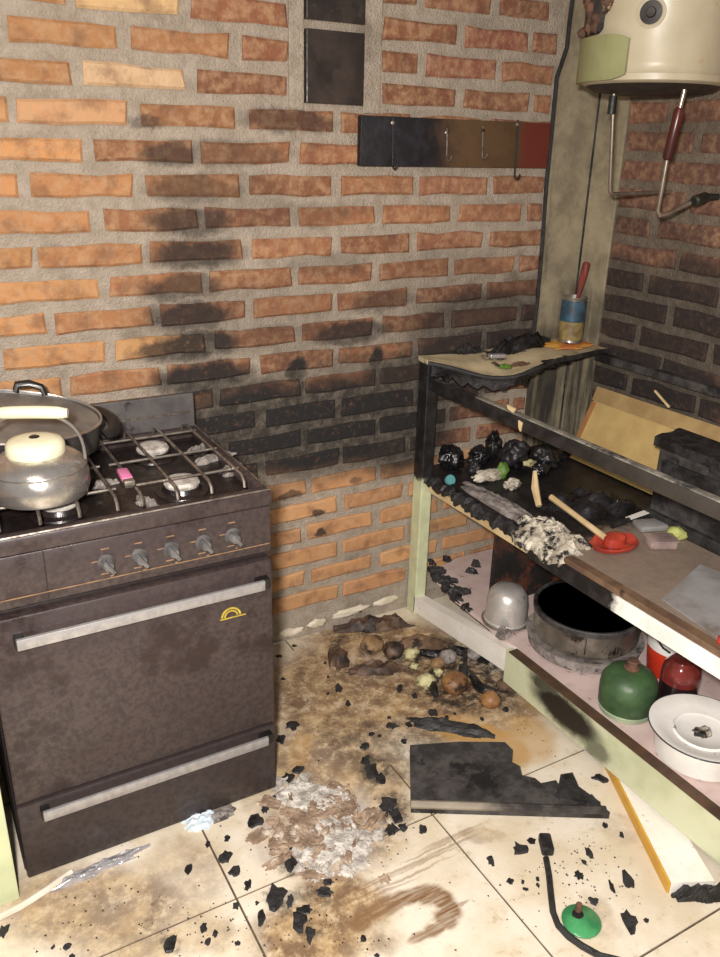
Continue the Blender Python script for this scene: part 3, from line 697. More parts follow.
a_r, _ = ang(628, 55); _, zt = ang(612, 34); _, zbm = ang(612, 80)
gc = link('green_cover', arc_plate(a_r, a_r-1.35, zbm, zt, HR+.001, HR+.012), 'green_plastic', wh, smooth=True)
a_m, _ = ang(606, 55)
link('cover_rib', arc_plate(a_m+.02, a_m-.02, zbm+.004, zt-.004, HR+.011, HR+.016, 3, False), 'green_plastic', gc, smooth=True)
a_i, _ = ang(618, 62); _, zi = ang(618, 46)
# rusty fitting above the cover
a_f, zf = ang(596, 14)
rf = MB()
r2 = random.Random(3)
for i in range(16):
    an = a_f-.34+.58*r2.random(); z = zt+.012+.13*r2.random()
    rf.blob((HX+(HR+.008)*math.cos(an), HY+(HR+.008)*math.sin(an), z), (r2.uniform(.008, .016), r2.uniform(.008, .016), r2.uniform(.010, .028)), i+3, .6, 2.6, 2)
link('rusty_fitting', rf, 'rust', wh, smooth=True)
link('fitting_plate', arc_plate(a_f+.18, a_f-.4, zt+.004, zt+.16, HR, HR+.008), 'char_grey', wh, smooth=True)
# round dial hole with light bezel
a_d, z_d = ang(651, 12); nd = Vector((math.cos(a_d), math.sin(a_d), 0)); cpos = Vector((HX, HY, z_d))+nd*(HR-.006)
mt = Matrix((Vector((-nd.y, nd.x, 0)), Vector((0, 0, 1)), nd)).transposed()
dl = link('dial_bezel', MB().lathe([(.034, 0), (.034, .008), (.030, .010), (.026, .008), (.026, .004)], cpos, 32, mat=mt), 'heater_cream', wh, smooth=True)
link('dial_face', MB().lathe([(.026, .0035), (.026, .0062), (.012, .007), (.010, .014), (0, .014)], cpos, 24, mat=mt), 'heater_dark', dl, smooth=True)
# pipes
def pipe(name, path, r, m, parent): return link(name, MB().tube(path, r, 12), m, parent, smooth=True)
p0 = PY(614, 92, -.335); yy = -.335
top = Vector((p0.x, yy, HZ-.012)); bot = PY(609, 194, yy)
il = pipe('inlet_pipe', [top, (bot.x, yy, bot.z+.02), (bot.x+.004, yy, bot.z+.006), (bot.x+.012, yy, bot.z), (bot.x+.05, yy, bot.z), (XR-.004, yy, bot.z+.004)], .0055, 'pipe_metal', wh)
pipe('collar', [top+Vector((0, 0, -.01)), top+Vector((0, 0, -.055))], .011, 'valve_black', il)
q1 = PX(684, 92, 1.80); q2 = PX(667, 160, 1.80); q3 = PX(657, 216, 1.80)
ol = pipe('outlet_pipe', [(q1.x, q1.y, HZ-.012), q1, q2, q3+Vector((0, 0, .012)), q3+Vector((.006, -.004, .002)), PX(668, 214, 1.84), PX(690, 203, 1.90)], .0062, 'pipe_metal', wh)
pipe('handle_sleeve', [q1+(q2-q1)*.22, q1+(q2-q1)*.30, q1+(q2-q1)*.95, q2], [.009, .0135, .0135, .009], 'maroon_sleeve', ol) if False else link('handle_sleeve', MB().tube([q1+(q2-q1)*.22, q1+(q2-q1)*.30, q1+(q2-q1)*.95, q2], [.009, .0135, .0135, .009], 12), 'maroon_sleeve', ol, smooth=True)
v0 = PX(690, 203, 1.90); v1 = PX(706, 197, 1.99)
link('valve', MB().tube([v0, v0+(v1-v0)*.25, v0+(v1-v0)*.3, v0+(v1-v0)*.9, v1, Vector((XR-.006, v1.y-.012, v1.z))], [.008, .008, .014, .015, .010, .009], 12), 'valve_black', ol, smooth=True)

# ------------------------------------------------------------------ burnt kitchen counter
CX = 1.40; YE = -1.80
ct = thing('kitchen_counter', 'burnt wooden kitchen counter frame with pale green paint along the right wall', 'counter', (1.7, -.9, 0))
def jag_line(p0, p1, n, amp, seed):
    p0, p1 = Vector(p0), Vector(p1); d = (p1-p0); nn = Vector((-d.y, d.x)).normalized(); r2 = random.Random(seed)
    return [tuple(p0+d*(i/n)+nn*r2.uniform(-amp, amp)) for i in range(n+1)]
# bottom shelf board with a burnt front corner
pts = [(XR-.012, -.012), (1.60, -.012)]+jag_line((1.47, -.05), (1.445, -.20), 5, .010, 2)+jag_line((1.437, -.24), (1.427, -.55), 7, .006, 3)+[(1.425, YE), (XR-.012, YE)]
link('bottom_board', MB().prism(pts[::-1], .135, .150), 'shelf_pink', ct)
for (x, y, s) in ((436, 571, .028), (447, 581, .03), (461, 592, .026), (430, 563, .018), (446, 560, .016), (472, 572, .018), (476, 566, .014)):
    c = PZ(x, y, .152); link('charred_edge', MB().heap((c.x, c.y, .1502), s, s*.6, .022, x, 14, 30, .5, -.9), 'char', ct)
r2 = random.Random(14); n = 30
g = MB().tube([(1.468-.034*i/n+r2.uniform(-.004, .004), -.055-.27*i/n, .146+r2.uniform(-.003, .004)) for i in range(n+1)], [r2.uniform(.008, .017)*(1 if i < 22 else .7) for i in range(n+1)], 8)
for q in g.v: q += Vector((1, .5, .8))*.010*noise.noise(q*60)
link('charred_edge', g, 'char', ct)
# bottom rail: a white fallen length by the post, then the green rail
a = MB(); th = .035
zl = lambda y: .012+(.062)*(-y-.05)/.51
zh = lambda y: .070+(.079)*(-y-.05)/.51
Ys = [-.055, -.20, -.38, -.56]
v = []; f = []
for y in Ys: v += [(CX, y, zl(y)), (CX, y, zh(y)), (CX+th, y, zh(y)), (CX+th, y, zl(y))]
for i in range(len(Ys)-1):
    k = 4*i
    for j in range(4): f.append((k+j, k+(j+1) % 4, k+4+(j+1) % 4, k+4+j))
f += [(0, 3, 2, 1), (4*len(Ys)-4, 4*len(Ys)-3, 4*len(Ys)-2, 4*len(Ys)-1)]
link('bottom_rail', a.add(v, f), 'white_paint', ct)
link('bottom_rail', MB().box(CX-.004, CX+.020, YE, -.545, .040, .150, bev=.002), 'rail_green', ct)
link('rail_cap', MB().box(CX-.008, CX+.0245, YE, -.56, .150, .1535, bev=.001), 'floor_wood_dark', ct)
link('plinth', MB().box(1.57, 1.59, YE, -.03, 0, .134), 'floor_wood_dark', ct)
# posts
link('post', MB().box(CX, CX+.042, -.062, -.012, 0, .880, bev=.003), 'post_paint', ct)
for (x, y) in ((CX+.001, YE), (XR-.052, YE)):
    link('post', MB().box(x, x+.040, y, y+.045, 0, .786, bev=.003), 'pale_green', ct)
# partition under the counter
link('partition', MB().prism([(1.505, -.334), (1.99, -.334), (1.99, -.316), (1.505, -.316)], .1505, .500), 'wood_red_char', ct)
link('support_block', MB().box(1.60, 1.62, YE+.05, -.9, .1505, .50), 'floor_wood_dark', ct) if False else None
# counter board
pts = [(XR-.012, -.014), (1.45, -.014)]+jag_line((1.425, -.08), (1.425, -.55), 10, .012, 5)+[(CX+.012, -.60), (CX+.012, YE), (XR-.012, YE)]
link('counter_board', MB().prism(pts[::-1], .502, .526), 'counter_char', ct)
link('front_trim', MB().box(CX-.004, CX+.012, YE, -.585, .470, .515, bev=.0015), 'trim_paint', ct)
link('edge_strip', MB().box(CX-.001, CX+.030, YE, -.72, .515, .531, bev=.002), 'wood_brown', ct)
link('under_batten', MB().box(CX+.02, CX+.045, -.585, -.075, .462, .486, bev=.002), 'spoon_wood', ct)
r2 = random.Random(4); n = 46
cr = MB().tube([(CX+.020+r2.uniform(-.003, .003), -.07-.53*i/n, .503+r2.uniform(-.004, .004)) for i in range(n+1)], [r2.uniform(.014, .023) for i in range(n+1)], 10)
for q in cr.v: q += Vector((1, .4, 1))*.012*noise.noise(q*55)
link('charred_front', cr, 'char', ct)
r2 = random.Random(24); n = 22
g = MB().tube([(CX+.006+r2.uniform(-.003, .003), -.52-.20*i/n, .505+r2.uniform(-.006, .006)) for i in range(n+1)], [r2.uniform(.012, .020) for i in range(n+1)], 10)
for q in g.v: q += Vector((1, .4, 1.2))*.012*noise.noise(q*50)
link('fused_drip', g, 'melted_white', ct)
# top rail
tr = MB(); pts = []
link('top_rail', MB().box(CX, CX+.026, YE, -.064, .805, .842, bev=.003), 'toprail_char', ct, smooth=True)
link('rail_edge', MB().box(CX+.001, CX+.022, YE, -.30, .842, .8455, bev=.001), 'char_ash', ct, smooth=True)
for i, (x, y, L, W) in enumerate(((511, 409, .035, .014), (520, 426, .014, .028))):
    c = PX(x, y, CX-.002); link('unburnt_splinter', MB().extrude([(CX-.004, c.y-L/2, c.z+W*.4), (CX-.004, c.y+L/2, c.z+W/2), (CX-.004, c.y+L*.3, c.z-W*.2), (CX-.004, c.y-L*.3, c.z-W/2)], (.006, 0, 0)), 'spoon_wood', ct)
# hanging charred shreds on the post and beneath the top board
# sagging remnant of the worktop at the back
n = 22; nv = 8; v = []; f = []
def tb(u, t):
    x = CX-.004+(XR-.01-CX)*u
    yf = -.062-.125*min(1, u*2.6)-.02*math.sin(u*3.1); sag = .046*math.exp(-((u-.30)/.22)**2)
    wob = .004*noise.noise(Vector((u*6, t*3, 1.0)))
    return x, -.0125+(yf+.0125)*t, .902-sag*(.25+.75*t)+wob
for lay in (0, .014):
    for i in range(n+1):
        for j in range(nv+1):
            x, y, z = tb(i/n, j/nv); v.append((x, y, z-lay))
K = (n+1)*(nv+1); idx = lambda i, j, l: l*K+i*(nv+1)+j
for i in range(n):
    for j in range(nv): f += [(idx(i, j, 0), idx(i+1, j, 0), idx(i+1, j+1, 0), idx(i, j+1, 0)), (idx(i, j+1, 1), idx(i+1, j+1, 1), idx(i+1, j, 1), idx(i, j, 1))]
for i in range(n): f += [(idx(i, 0, 0), idx(i, 0, 1), idx(i+1, 0, 1), idx(i+1, 0, 0)), (idx(i, nv, 0), idx(i+1, nv, 0), idx(i+1, nv, 1), idx(i, nv, 1))]
for j in range(nv): f += [(idx(0, j, 0), idx(0, j+1, 0), idx(0, j+1, 1), idx(0, j, 1)), (idx(n, j, 0), idx(n, j, 1), idx(n, j+1, 1), idx(n, j+1, 0))]
tbo = link('worktop_remnant', MB().add(v, f), 'top_board', ct, smooth=True)
fe = MB().tube([Vector(tb(i/n, 1.0))-Vector((0, .002, .008)) for i in range(n+1)], .008, 8)
link('burnt_edge', fe, 'char', tbo, smooth=True)
ap = MB(); r2 = random.Random(9); tp = [Vector(tb(i/44, .93)) for i in range(1, 34)]; lo_ = [(.034+r2.uniform(-.012, .010))*(1.1 if i < 20 else .6) for i in range(len(tp))]
for i in range(len(tp)-1):
    a, c = tp[i]+Vector((0, 0, -.012)), tp[i+1]+Vector((0, 0, -.012))
    ap.extrude([a, c, c-Vector((0, 0, lo_[i+1])), a-Vector((0, 0, lo_[i]))], (0, .016, 0))
link('burnt_apron', ap, 'char_wet', tbo)
link('end_panel', MB().box(1.46, 1.85, -.030, -.0135, .60, .858), 'char_grey', ct) if False else None
link('rear_batten', MB().box(XR-.042, XR-.012, YE, -.16, .86, .885, bev=.003), 'char_grey', ct)
def topz(x, y):
    u = (x-CX+.004)/(XR-.01-CX); yf = -.062-.125*min(1, u*2.6)-.02*math.sin(u*3.1); t = (y+.0125)/(yf+.0125); return tb(u, min(1, max(0, t)))[2]

# things on the worktop remnant
def on_top(x, y):
    c = PZ(x, y, .90)
    for _ in range(4): c = PZ(x, y, topz(c.x, c.y))
    return c
c = Vector((1.938, -.092, 0)); c.z = topz(c.x, c.y)+.010
RC = .040; CH = .148
can = thing('tin_can', 'dented tin can with blue and yellow label standing on the burnt worktop corner', 'can', c)
link('body', MB().lathe([(RC-.002, c.z), (RC, c.z+.002), (RC, c.z+.006), (RC-.0015, c.z+.008), (RC-.0015, c.z+CH-.006), (RC+.001, c.z+CH-.002), (RC, c.z+CH), (RC-.003, c.z+CH-.001), (RC-.004, c.z+.012), (0, c.z+.010)], (c.x, c.y, 0), 40), 'steel_worn', can, smooth=True)
link('label_band', MB().lathe([(RC-.001, c.z+.070), (RC+.0006, c.z+.071), (RC+.0006, c.z+CH-.012), (RC-.001, c.z+CH-.011)], (c.x, c.y, 0), 40), 'can_label_blue', can, smooth=True)
link('label_band', MB().lathe([(RC-.001, c.z+.010), (RC+.0006, c.z+.011), (RC+.0006, c.z+.069), (RC-.001, c.z+.070)], (c.x, c.y, 0), 40), 'can_label_yellow', can, smooth=True)
bt = PY(587, 262, c.y+.0); b0 = Vector((c.x-.010, c.y, c.z+.016))
dvec = (bt-b0)
g = MB().tube([b0, b0+dvec*.55, b0+dvec*.8, b0+dvec*.97, bt], [.005, .006, .0115, .0125, .008], 8)
tag(link('brush', g, 'brush_handle', smooth=True), 'red-brown handle sticking up out of the tin can', 'brush')
c = on_top(570, 350); c.z += .001
tag(link('burnt_paper', MB().heap((1.915, -.105, topz(1.915, -.105)+.002), .085, .05, .006, 21, 20, 20, .4, -.15), 'paper_burnt'), 'yellow and orange scorched paper under the tin can', 'paper')
c = on_top(497, 358)
ch_ = tag(link('metal_clip', orient_box(c, Vector((1, -.25, 0)), .055, .026, c.z+.001, c.z+.014, .004), 'foil', smooth=True), 'small shiny silver piece on the sagging worktop remnant', 'metal piece')
def conform(g, c0):
    for q in g.v: q.z += topz(q.x, q.y)-topz(c0[0], c0[1])+.0015
    return g
c = on_top(505, 368); tag(link('green_scrap', MB().heap((c.x, c.y, c.z+.001), .02, .012, .014, 31, 12, 40, .5), 'leaf_green'), 'small green melted scrap at the worktop remnant edge', 'scrap')
c = on_top(520, 365); tag(link('brown_scrap', MB().heap((c.x, c.y, c.z+.001), .028, .010, .010, 33, 12, 40, .5), 'rust'), 'small rust-brown scrap beside the green one on the worktop', 'scrap')
c = on_top(462, 353); tag(link('charred_heap', conform(MB().heap((c.x+.01, c.y+.01, topz(c.x+.01, c.y+.01)), .06, .03, .028, 35, 16, 26, .4), (c.x+.01, c.y+.01)), 'char'), 'black charred heap near the left post on the worktop remnant', 'debris')
c = on_top(515, 347); tag(link('charred_rag', conform(MB().heap((c.x, -.058, topz(c.x, -.058)), .10, .030, .05, 37, 20, 20, .4), (c.x, -.058)), 'char_wet', smooth=True), 'blue-black burnt rag against the brick wall on the worktop remnant', 'rag')
c = on_top(548, 362); tag(link('char_flake', MB().heap((c.x, c.y, c.z), .018, .012, .008, 38, 10, 30, .6), 'char'), 'black flake on the front edge of the worktop below the can', 'debris')

# leaning plywood panel, its top trim and a stick, against the right wall
tl = PX(604, 392, 2.012); pa = [Vector((2.010, -.165, .770)), Vector((2.010, -1.35, .800)), Vector((1.890, -1.35, .5275)), Vector((1.890, -.14, .5275))]
pa = [Vector((2.014, -.185, .765)), Vector((2.014, -1.40, .775)), Vector((1.935, -1.40, .528)), Vector((1.935, -.165, .528))]
pl = thing('plywood_panel', 'yellowish plywood panel leaning against the right wall behind the charred box', 'panel', (1.95, -.7, .528))
link('sheet', MB().extrude(pa, (-.010, 0, .004)), 'plywood_yellow', pl)
nrm = Vector((-.010, 0, .004))
e0, e1 = pa[0]+nrm, pa[1]+nrm
link('top_trim', MB().extrude([e0+Vector((0, 0, .004)), e1+Vector((0, 0, .004)), e1+Vector((-.016, 0, -.040)), e0+Vector((-.016, 0, -.040))], (-.008, 0, .003)), 'wood_tan', pl)
link('side_trim', MB().extrude([pa[0]+nrm+Vector((-.017, 0, -.045)), pa[0]+nrm+Vector((-.017, -.014, -.045)), pa[3]+nrm+Vector((0, -.014, .002)), pa[3]+nrm+Vector((0, 0, .002))], (-.006, 0, .002)), 'wood_orange', pl)
s0 = PX(655, 391, 1.982); s1 = PX(669, 407, 1.968)
link('pale_batten', MB().tube([s0, s1], .004, 6), 'spoon_wood', pl)
# charred box (drawer) behind the top rail
CBX0, CBX1 = 1.79, 1.905
bx = thing('charred_box', 'charred black wooden box with a burnt slab on top behind the top rail', 'box', ((CBX0+CBX1)/2, -.95, .527))
zt_ = .772
link('body', MB().box(CBX0, CBX1, -1.40, -.640, .527, zt_-.028, bev=.004), 'char_grey', bx)
pts = [(CBX0-.012, -1.42), (CBX0-.012, -.70)]+jag_line((CBX0-.01, -.625), (CBX1+.0, -.60), 6, .008, 12)+[(CBX1, -1.42)]
link('lid_slab', MB().prism(pts, zt_-.026, zt_), 'char', bx)
link('ledge', MB().box(CBX0-.016, CBX0+.02, -1.40, -.625, .527, .560, bev=.004), 'char', bx)
link('grey_plank', MB().box(CBX0-.007, CBX0+.012, -1.38, -.66, .660, .715, bev=.003), 'char', bx)

# ------------------------------------------------------------------ things on the counter board
CZ = .5268
def zc(x, y, z=CZ): return PZ(x, y, z)
# burnt jars and bottles cluster
for (x, y, rx, ry, rz, sd, mt_, lab) in (
    (450, 462, .040, .036, .050, 51, 'char_wet', 'black melted lump beside the post at the far end of the counter'),
    (478, 458, .032, .030, .040, 52, 'char_wet', 'glossy black melted bottle lump behind the teal lid'),
    (513, 462, .050, .042, .060, 53, 'char_wet', 'largest glossy black melted jar in the far heap on the counter'),
    (545, 462, .050, .040, .052, 54, 'char_wet', 'black melted pot right of the green scrap on the counter'),
    (475, 480, .055, .022, .022, 55, 'melted_white', 'flattened cream and black melted plastic at the counter edge'),
    (560, 452, .045, .03, .045, 56, 'char_wet', 'black lump behind the others at the foot of the column'), (462, 474, .022, .020, .030, 57, 'char_wet', 'small black lump in front of the post'), (492, 452, .026, .024, .060, 58, 'char_wet', 'tall narrow black melted bottle in the far heap'), (530, 474, .03, .022, .026, 59, 'char_wet', 'small glossy black lump before the largest jar'), (500, 488, .03, .02, .02, 60, 'melted_white', 'small white and black melted scrap in the far heap')):
    c = zc(x, y+6); c += Vector((.062, .020, 0)) if y > 470 else Vector((0, 0, 0)); tag(link('melted_lump', MB().blob((c.x, c.y, CZ+rz*.7), (rx, ry, rz*.85), sd, .38, 2.2, 4, CZ), mt_, smooth=True), lab, 'debris', 'melted lumps at the far end of the counter')
c = zc(449, 470, CZ+.03); tag(link('bottle_cap', MB().lathe([(.016, 0), (.017, .004), (.016, .012), (0, .013)], (c.x-.012, c.y-.02, CZ+.004), 20, mat=Matrix.Rotation(1.0, 3, 'X')), 'teal_plastic', smooth=True), 'round teal bottle cap in the charred heap', 'cap')
c = zc(502, 476); tag(link('green_melt', MB().blob((c.x-.01, c.y-.012, CZ+.022), (.020, .018, .028), 61, .4, 2.2, 3, CZ), 'leaf_green', smooth=True), 'green melted scrap in front of the largest black jar', 'scrap')
c = zc(525, 470); tag(link('yellow_melt', MB().blob((c.x, c.y-.02, CZ+.030), (.022, .016, .012), 62, .5, 2.6, 3), 'pale_veg', smooth=True), 'ragged yellow scrap on top of the black jars', 'scrap')
# fallen splinter under the rail
q = [PX(515, 432, 1.47), PX(522, 450, 1.47), PX(535, 462, 1.47)]
tag(link('broken_splinter', MB().tube([(1.565, -.40, CZ+.10), (1.555, -.42, CZ+.055), (1.540, -.46, CZ+.016)], [.006, .012, .009], 6), 'spoon_wood'), 'pale broken splinter sticking out of the black jars', 'splinter')
# black plastic sheet
c = zc(600, 480); tag(link('burnt_sheet', MB().heap((1.700, -.50, CZ), .13, .075, .040, 71, 34, 18, .3, -.6), 'char_wet', smooth=True), 'crumpled black burnt sheet across the middle of the counter', 'sheet')
# white ash melt at the front edge
o = link('fused_plastic', MB().heap((CX+.062, -.60, .526), .100, .052, .030, 73, 34, 30, .4, 1.57), 'melted_white', ct); o['label'] = 'white and black plastic melted onto the counter edge'
link('ash_crust', MB().heap((CX+.070, -.36, .526), .14, .030, .016, 75, 28, 26, .35, 1.55), 'ash_grey', ct, smooth=True)
# wooden stick
s0 = zc(551, 497, CZ+.05); s1 = zc(607, 539, CZ+.022)
tag(link('wooden_stick', MB().tube([s0, s0+(s1-s0)*.5, s1], [.009, .008, .009], 8), 'spoon_wood', smooth=True), 'pale wooden stick lying toward the red dish', 'stick')
s0 = zc(560, 490, CZ+.03); 
# red melted dish
c = zc(614, 546); rd = MB().lathe([(.045, CZ), (.066, CZ+.004), (.072, CZ+.014), (.068, CZ+.016), (.050, CZ+.009), (.036, CZ+.009), (.034, CZ+.030), (.022, CZ+.034), (0, CZ+.034)], (c.x, c.y, 0), 40, 1.0, .75)
for q in rd.v:
    q.z += .008*noise.noise(Vector((q.x*30, q.y*30, 2)))*(1 if q.z > CZ+.003 else 0); q.x += .010*noise.noise(Vector((q.x*18, q.y*18, 5)))
    q.z = max(q.z, CZ)
tag(link('red_dish', rd, 'red_plastic', smooth=True), 'melted bright red plastic dish on the counter', 'dish')
c = zc(582, 545); tag(link('red_shard', MB().heap((c.x, c.y, CZ), .022, .014, .016, 77, 12, 30, .5), 'red_plastic'), 'dark red shard left of the melted dish', 'shard')
# knife and papers
k0 = zc(612, 526, CZ+.010); k1 = zc(660, 508, CZ+.030)
d = (k1-k0).normalized(); sd_ = Vector((-d.y, d.x, 0)).normalized()
kn = thing('knife', 'knife with white blade and dark handle propped behind the red dish', 'knife', (k0.x, k0.y, CZ))
km = k0+(k1-k0)*.35
link('blade', MB().extrude([km-sd_*.004, km+sd_*.014, k1+sd_*.014, k1+d*.012, k1-sd_*.008], (0, 0, .002)), 'enamel_white', kn)
link('handle', MB().tube([k0, km], [.008, .007], 8), 'char', kn, smooth=True)
c = zc(650, 528); tag(link('grey_packet', orient_box(c, Vector((.9, -.3, 0)), .085, .055, CZ+.0, CZ+.018, .006), 'grey_sheet', smooth=True), 'grey crumpled packet behind the clear plastic tray', 'packet')
c = zc(660, 546); ptray = thing('plastic_tray', 'small clear brownish plastic tray right of the red dish', 'tray', (c.x, c.y, CZ))
link('tray_body', orient_box(c, Vector((.9, -.45, 0)), .075, .05, CZ+.0, CZ+.022, .006), 'clear_plastic', ptray, smooth=True)
link('tray_lip', orient_box(c, Vector((.9, -.45, 0)), .082, .057, CZ+.022, CZ+.025, .001), 'clear_plastic', ptray, smooth=True)
c = zc(676, 533); c += Vector((-.02, -.02, 0)); tag(link('yellow_cloth', MB().blob((c.x, c.y, CZ+.012), (.032, .026, .020), 81, .35, 2.0, 3, CZ), 'yellow_green_cloth', smooth=True), 'yellow-green crumpled cloth beside the charred box', 'cloth')
# grey paper sheets on the worktop near the frame edge
pts = [zc(662, 600), zc(700, 565), zc(760, 590), zc(790, 640), zc(720, 640)]
tag(link('grey_paper', MB().prism([(q.x, q.y) for q in pts][::-1], CZ, CZ+.003), 'grey_sheet'), 'flat grey paper sheet on the counter near the right edge', 'paper')
c = zc(722, 645); tag(link('red_bit', MB().blob((c.x, c.y, CZ+.010), (.014, .012, .014), 83, .3, 2, 2, CZ), 'red_plastic', smooth=True), 'small red object on the counter at the right picture edge', 'cap')

# ------------------------------------------------------------------ things on the bottom shelf
BZ = .1502
c = Vector((1.463, -.440, BZ))
dm = thing('aluminium_pot', 'small upturned shiny aluminium pot on the bottom shelf by the post', 'pot', (c.x+.03, c.y+.02, BZ))
link('body', MB().lathe([(.070, BZ), (.071, BZ+.012), (.067, BZ+.016), (.066, BZ+.065), (.060, BZ+.098), (.044, BZ+.116), (.018, BZ+.122), (0, BZ+.123)], (c.x+.03, c.y+.02, 0), 48, .96, .96), 'pot_bright', dm, smooth=True)
link('rim', MB().lathe([(.069, BZ), (.074, BZ+.002), (.074, BZ+.008), (.070, BZ+.010)], (c.x+.03, c.y+.02, 0), 48), 'steel', dm, smooth=True)
for (x, y, s, lab) in ((515, 632, .035, 'pale grey crumpled scrap right of the small aluminium pot'), (508, 642, .03, 'grey crumpled scrap in front of the small aluminium pot')):
    c2 = PZ(x, y, BZ); tag(link('crumpled_scrap', MB().heap((c2.x+.008, c2.y+.03-.0, BZ), s*.7, s*.5, .03, x, 16, 34, .4), 'ash_grey'), lab, 'scrap')
# big pot on a grey tray
pc = PZ(588, 650, .19)+Vector((.058, .075, 0)); pc.z = BZ
tag(link('grey_tray', MB().lathe([(.140, BZ), (.160, BZ+.006), (.165, BZ+.036), (.168, BZ+.038), (.160, BZ+.038), (.150, BZ+.032), (0, BZ+.032)], pc-Vector((0, 0, BZ)), 60), 'ash_grey', smooth=True), 'grey round tray under the large aluminium pot', 'tray')
bz = BZ+.0384
pt = thing('large_pot', 'large shallow aluminium pot with soot-black inside on the bottom shelf', 'pot', (pc.x, pc.y, bz))
ro = .150; hh = .088
link('wall', MB().lathe([(ro-.012, bz), (ro-.004, bz+.006), (ro, bz+.014), (ro, bz+hh-.006), (ro+.004, bz+hh), (ro+.002, bz+hh+.003), (ro-.004, bz+hh)], (pc.x, pc.y, 0), 72), 'steel_worn', pt, smooth=True)
link('black_lining', MB().lathe([(ro-.003, bz+hh), (ro-.014, bz+hh-.012), (ro-.020, bz+.012), (.05, bz+.010), (0, bz+.010)], (pc.x, pc.y, 0), 72), 'char', pt, smooth=True)
link('rim_band', MB().lathe([(ro, bz+hh-.014), (ro+.005, bz+hh-.012), (ro+.006, bz+hh+.002), (ro+.003, bz+hh+.005), (ro-.006, bz+hh+.003), (ro-.006, bz+hh-.002)], (pc.x, pc.y, 0), 72), 'char_grey', pt, smooth=True)
for aa in (-2.35, -1.75, -1.05):
    q = Vector((pc.x+(ro)*math.cos(aa), pc.y+ro*math.sin(aa), 0))
    link('rivet_seam', MB().tube([(q.x, q.y, bz+.02), (q.x, q.y, bz+hh-.012)], .0022, 6), 'char_grey', pt)
# green container
c = Vector((1.500, -.905, 0)); c.z = BZ
gj = thing('green_container', 'squat dark green container with brassy neck on the bottom shelf', 'container', c)
link('body', MB().lathe([(.066, BZ+.014), (.071, BZ+.020), (.073, BZ+.070), (.070, BZ+.092), (.058, BZ+.110), (.034, BZ+.120), (.018, BZ+.123)], (c.x, c.y, 0), 48), 'green_glass', gj, smooth=True)
link('foot', MB().lathe([(.064, BZ), (.068, BZ+.002), (.070, BZ+.014), (.066, BZ+.017), (.060, BZ+.014)], (c.x, c.y, 0), 48), 'glass_foot', gj, smooth=True)
link('neck', MB().lathe([(.018, BZ+.122), (.020, BZ+.128), (.014, BZ+.132), (.013, BZ+.142), (.016, BZ+.146), (.014, BZ+.150), (0, BZ+.151)], (c.x, c.y, 0), 24), 'rust', gj, smooth=True)
# red and white tub
c = Vector((1.742, -.846, BZ))
tu = thing('plastic_tub', 'white and red plastic tub behind the green container', 'tub', c)
link('body', MB().lathe([(.064, BZ), (.068, BZ+.004), (.077, BZ+.086), (.070, BZ+.087)], (c.x, c.y, 0), 44), 'orange_red_plastic', tu, smooth=True)
link('white_band', MB().lathe([(.0765, BZ+.086), (.079, BZ+.088), (.084, BZ+.168), (.088, BZ+.172), (.082, BZ+.174), (.076, BZ+.096), (0, BZ+.094)], (c.x, c.y, 0), 44), 'enamel_white', tu, smooth=True)
hp = [(c.x-.083*math.cos(.75)+.0*t, c.y-.083*math.sin(.75), BZ+.155-.045*t) for t in (0, .5, 1)]
link('wire_handle', MB().tube([(c.x-.086, c.y+.02, BZ+.16), (c.x-.090, c.y+.0, BZ+.135), (c.x-.088, c.y-.025, BZ+.118), (c.x-.082, c.y-.045, BZ+.112)], .003, 6), 'valve_black', tu, smooth=True)
# dark jar
c = Vector((1.637, -.950, BZ))
jr = thing('dark_jar', 'dark glass jar behind the white enamel pot', 'jar', c)
link('body', MB().lathe([(.044, BZ), (.048, BZ+.004), (.049, BZ+.075)], (c.x, c.y, 0), 40), 'dark_liquid', jr, smooth=True)
link('upper_glass', MB().lathe([(.049, BZ+.075), (.049, BZ+.098), (.045, BZ+.118), (.034, BZ+.130), (.030, BZ+.136), (0, BZ+.137)], (c.x, c.y, 0), 40), 'red_glass', jr, smooth=True)
# white enamel pot with an upturned lid
c = Vector((1.531, -1.112, 0)); c.z = BZ
en = thing('enamel_pot', 'white enamel pot with dark rim and upturned lid on the bottom shelf', 'pot', c)
link('body', MB().lathe([(.098, BZ), (.104, BZ+.004), (.108, BZ+.058), (.104, BZ+.060)], (c.x, c.y, 0), 56), 'enamel_white', en, smooth=True)
lid = link('lid', MB().lathe([(.100, BZ+.059), (.124, BZ+.074), (.127, BZ+.078), (.123, BZ+.079), (.095, BZ+.066), (.070, BZ+.062), (.066, BZ+.066), (.060, BZ+.062), (.020, BZ+.060), (0, BZ+.060)], (c.x, c.y, 0), 64), 'enamel_white', en, smooth=True)
link('lid_rim', MB().tube([(c.x+.1265*math.cos(a), c.y+.1265*math.sin(a), BZ+.0775) for a in np.linspace(0, 2*math.pi, 49)], .0018, 6), 'enamel_rim', lid, smooth=True)
link('lid_residue', MB().heap((c.x, c.y, BZ+.0602), .022, .016, .010, 91, 12, 50, .3), 'melted_white', lid)
c2 = PZ(715, 775, BZ); tag(link('yellow_rag', MB().heap((c2.x-.02, c2.y-.065, BZ), .026, .016, .03, 93, 14, 34, .4), 'yellow_green_cloth'), 'yellow-green scrap in front of the white enamel pot', 'scrap')

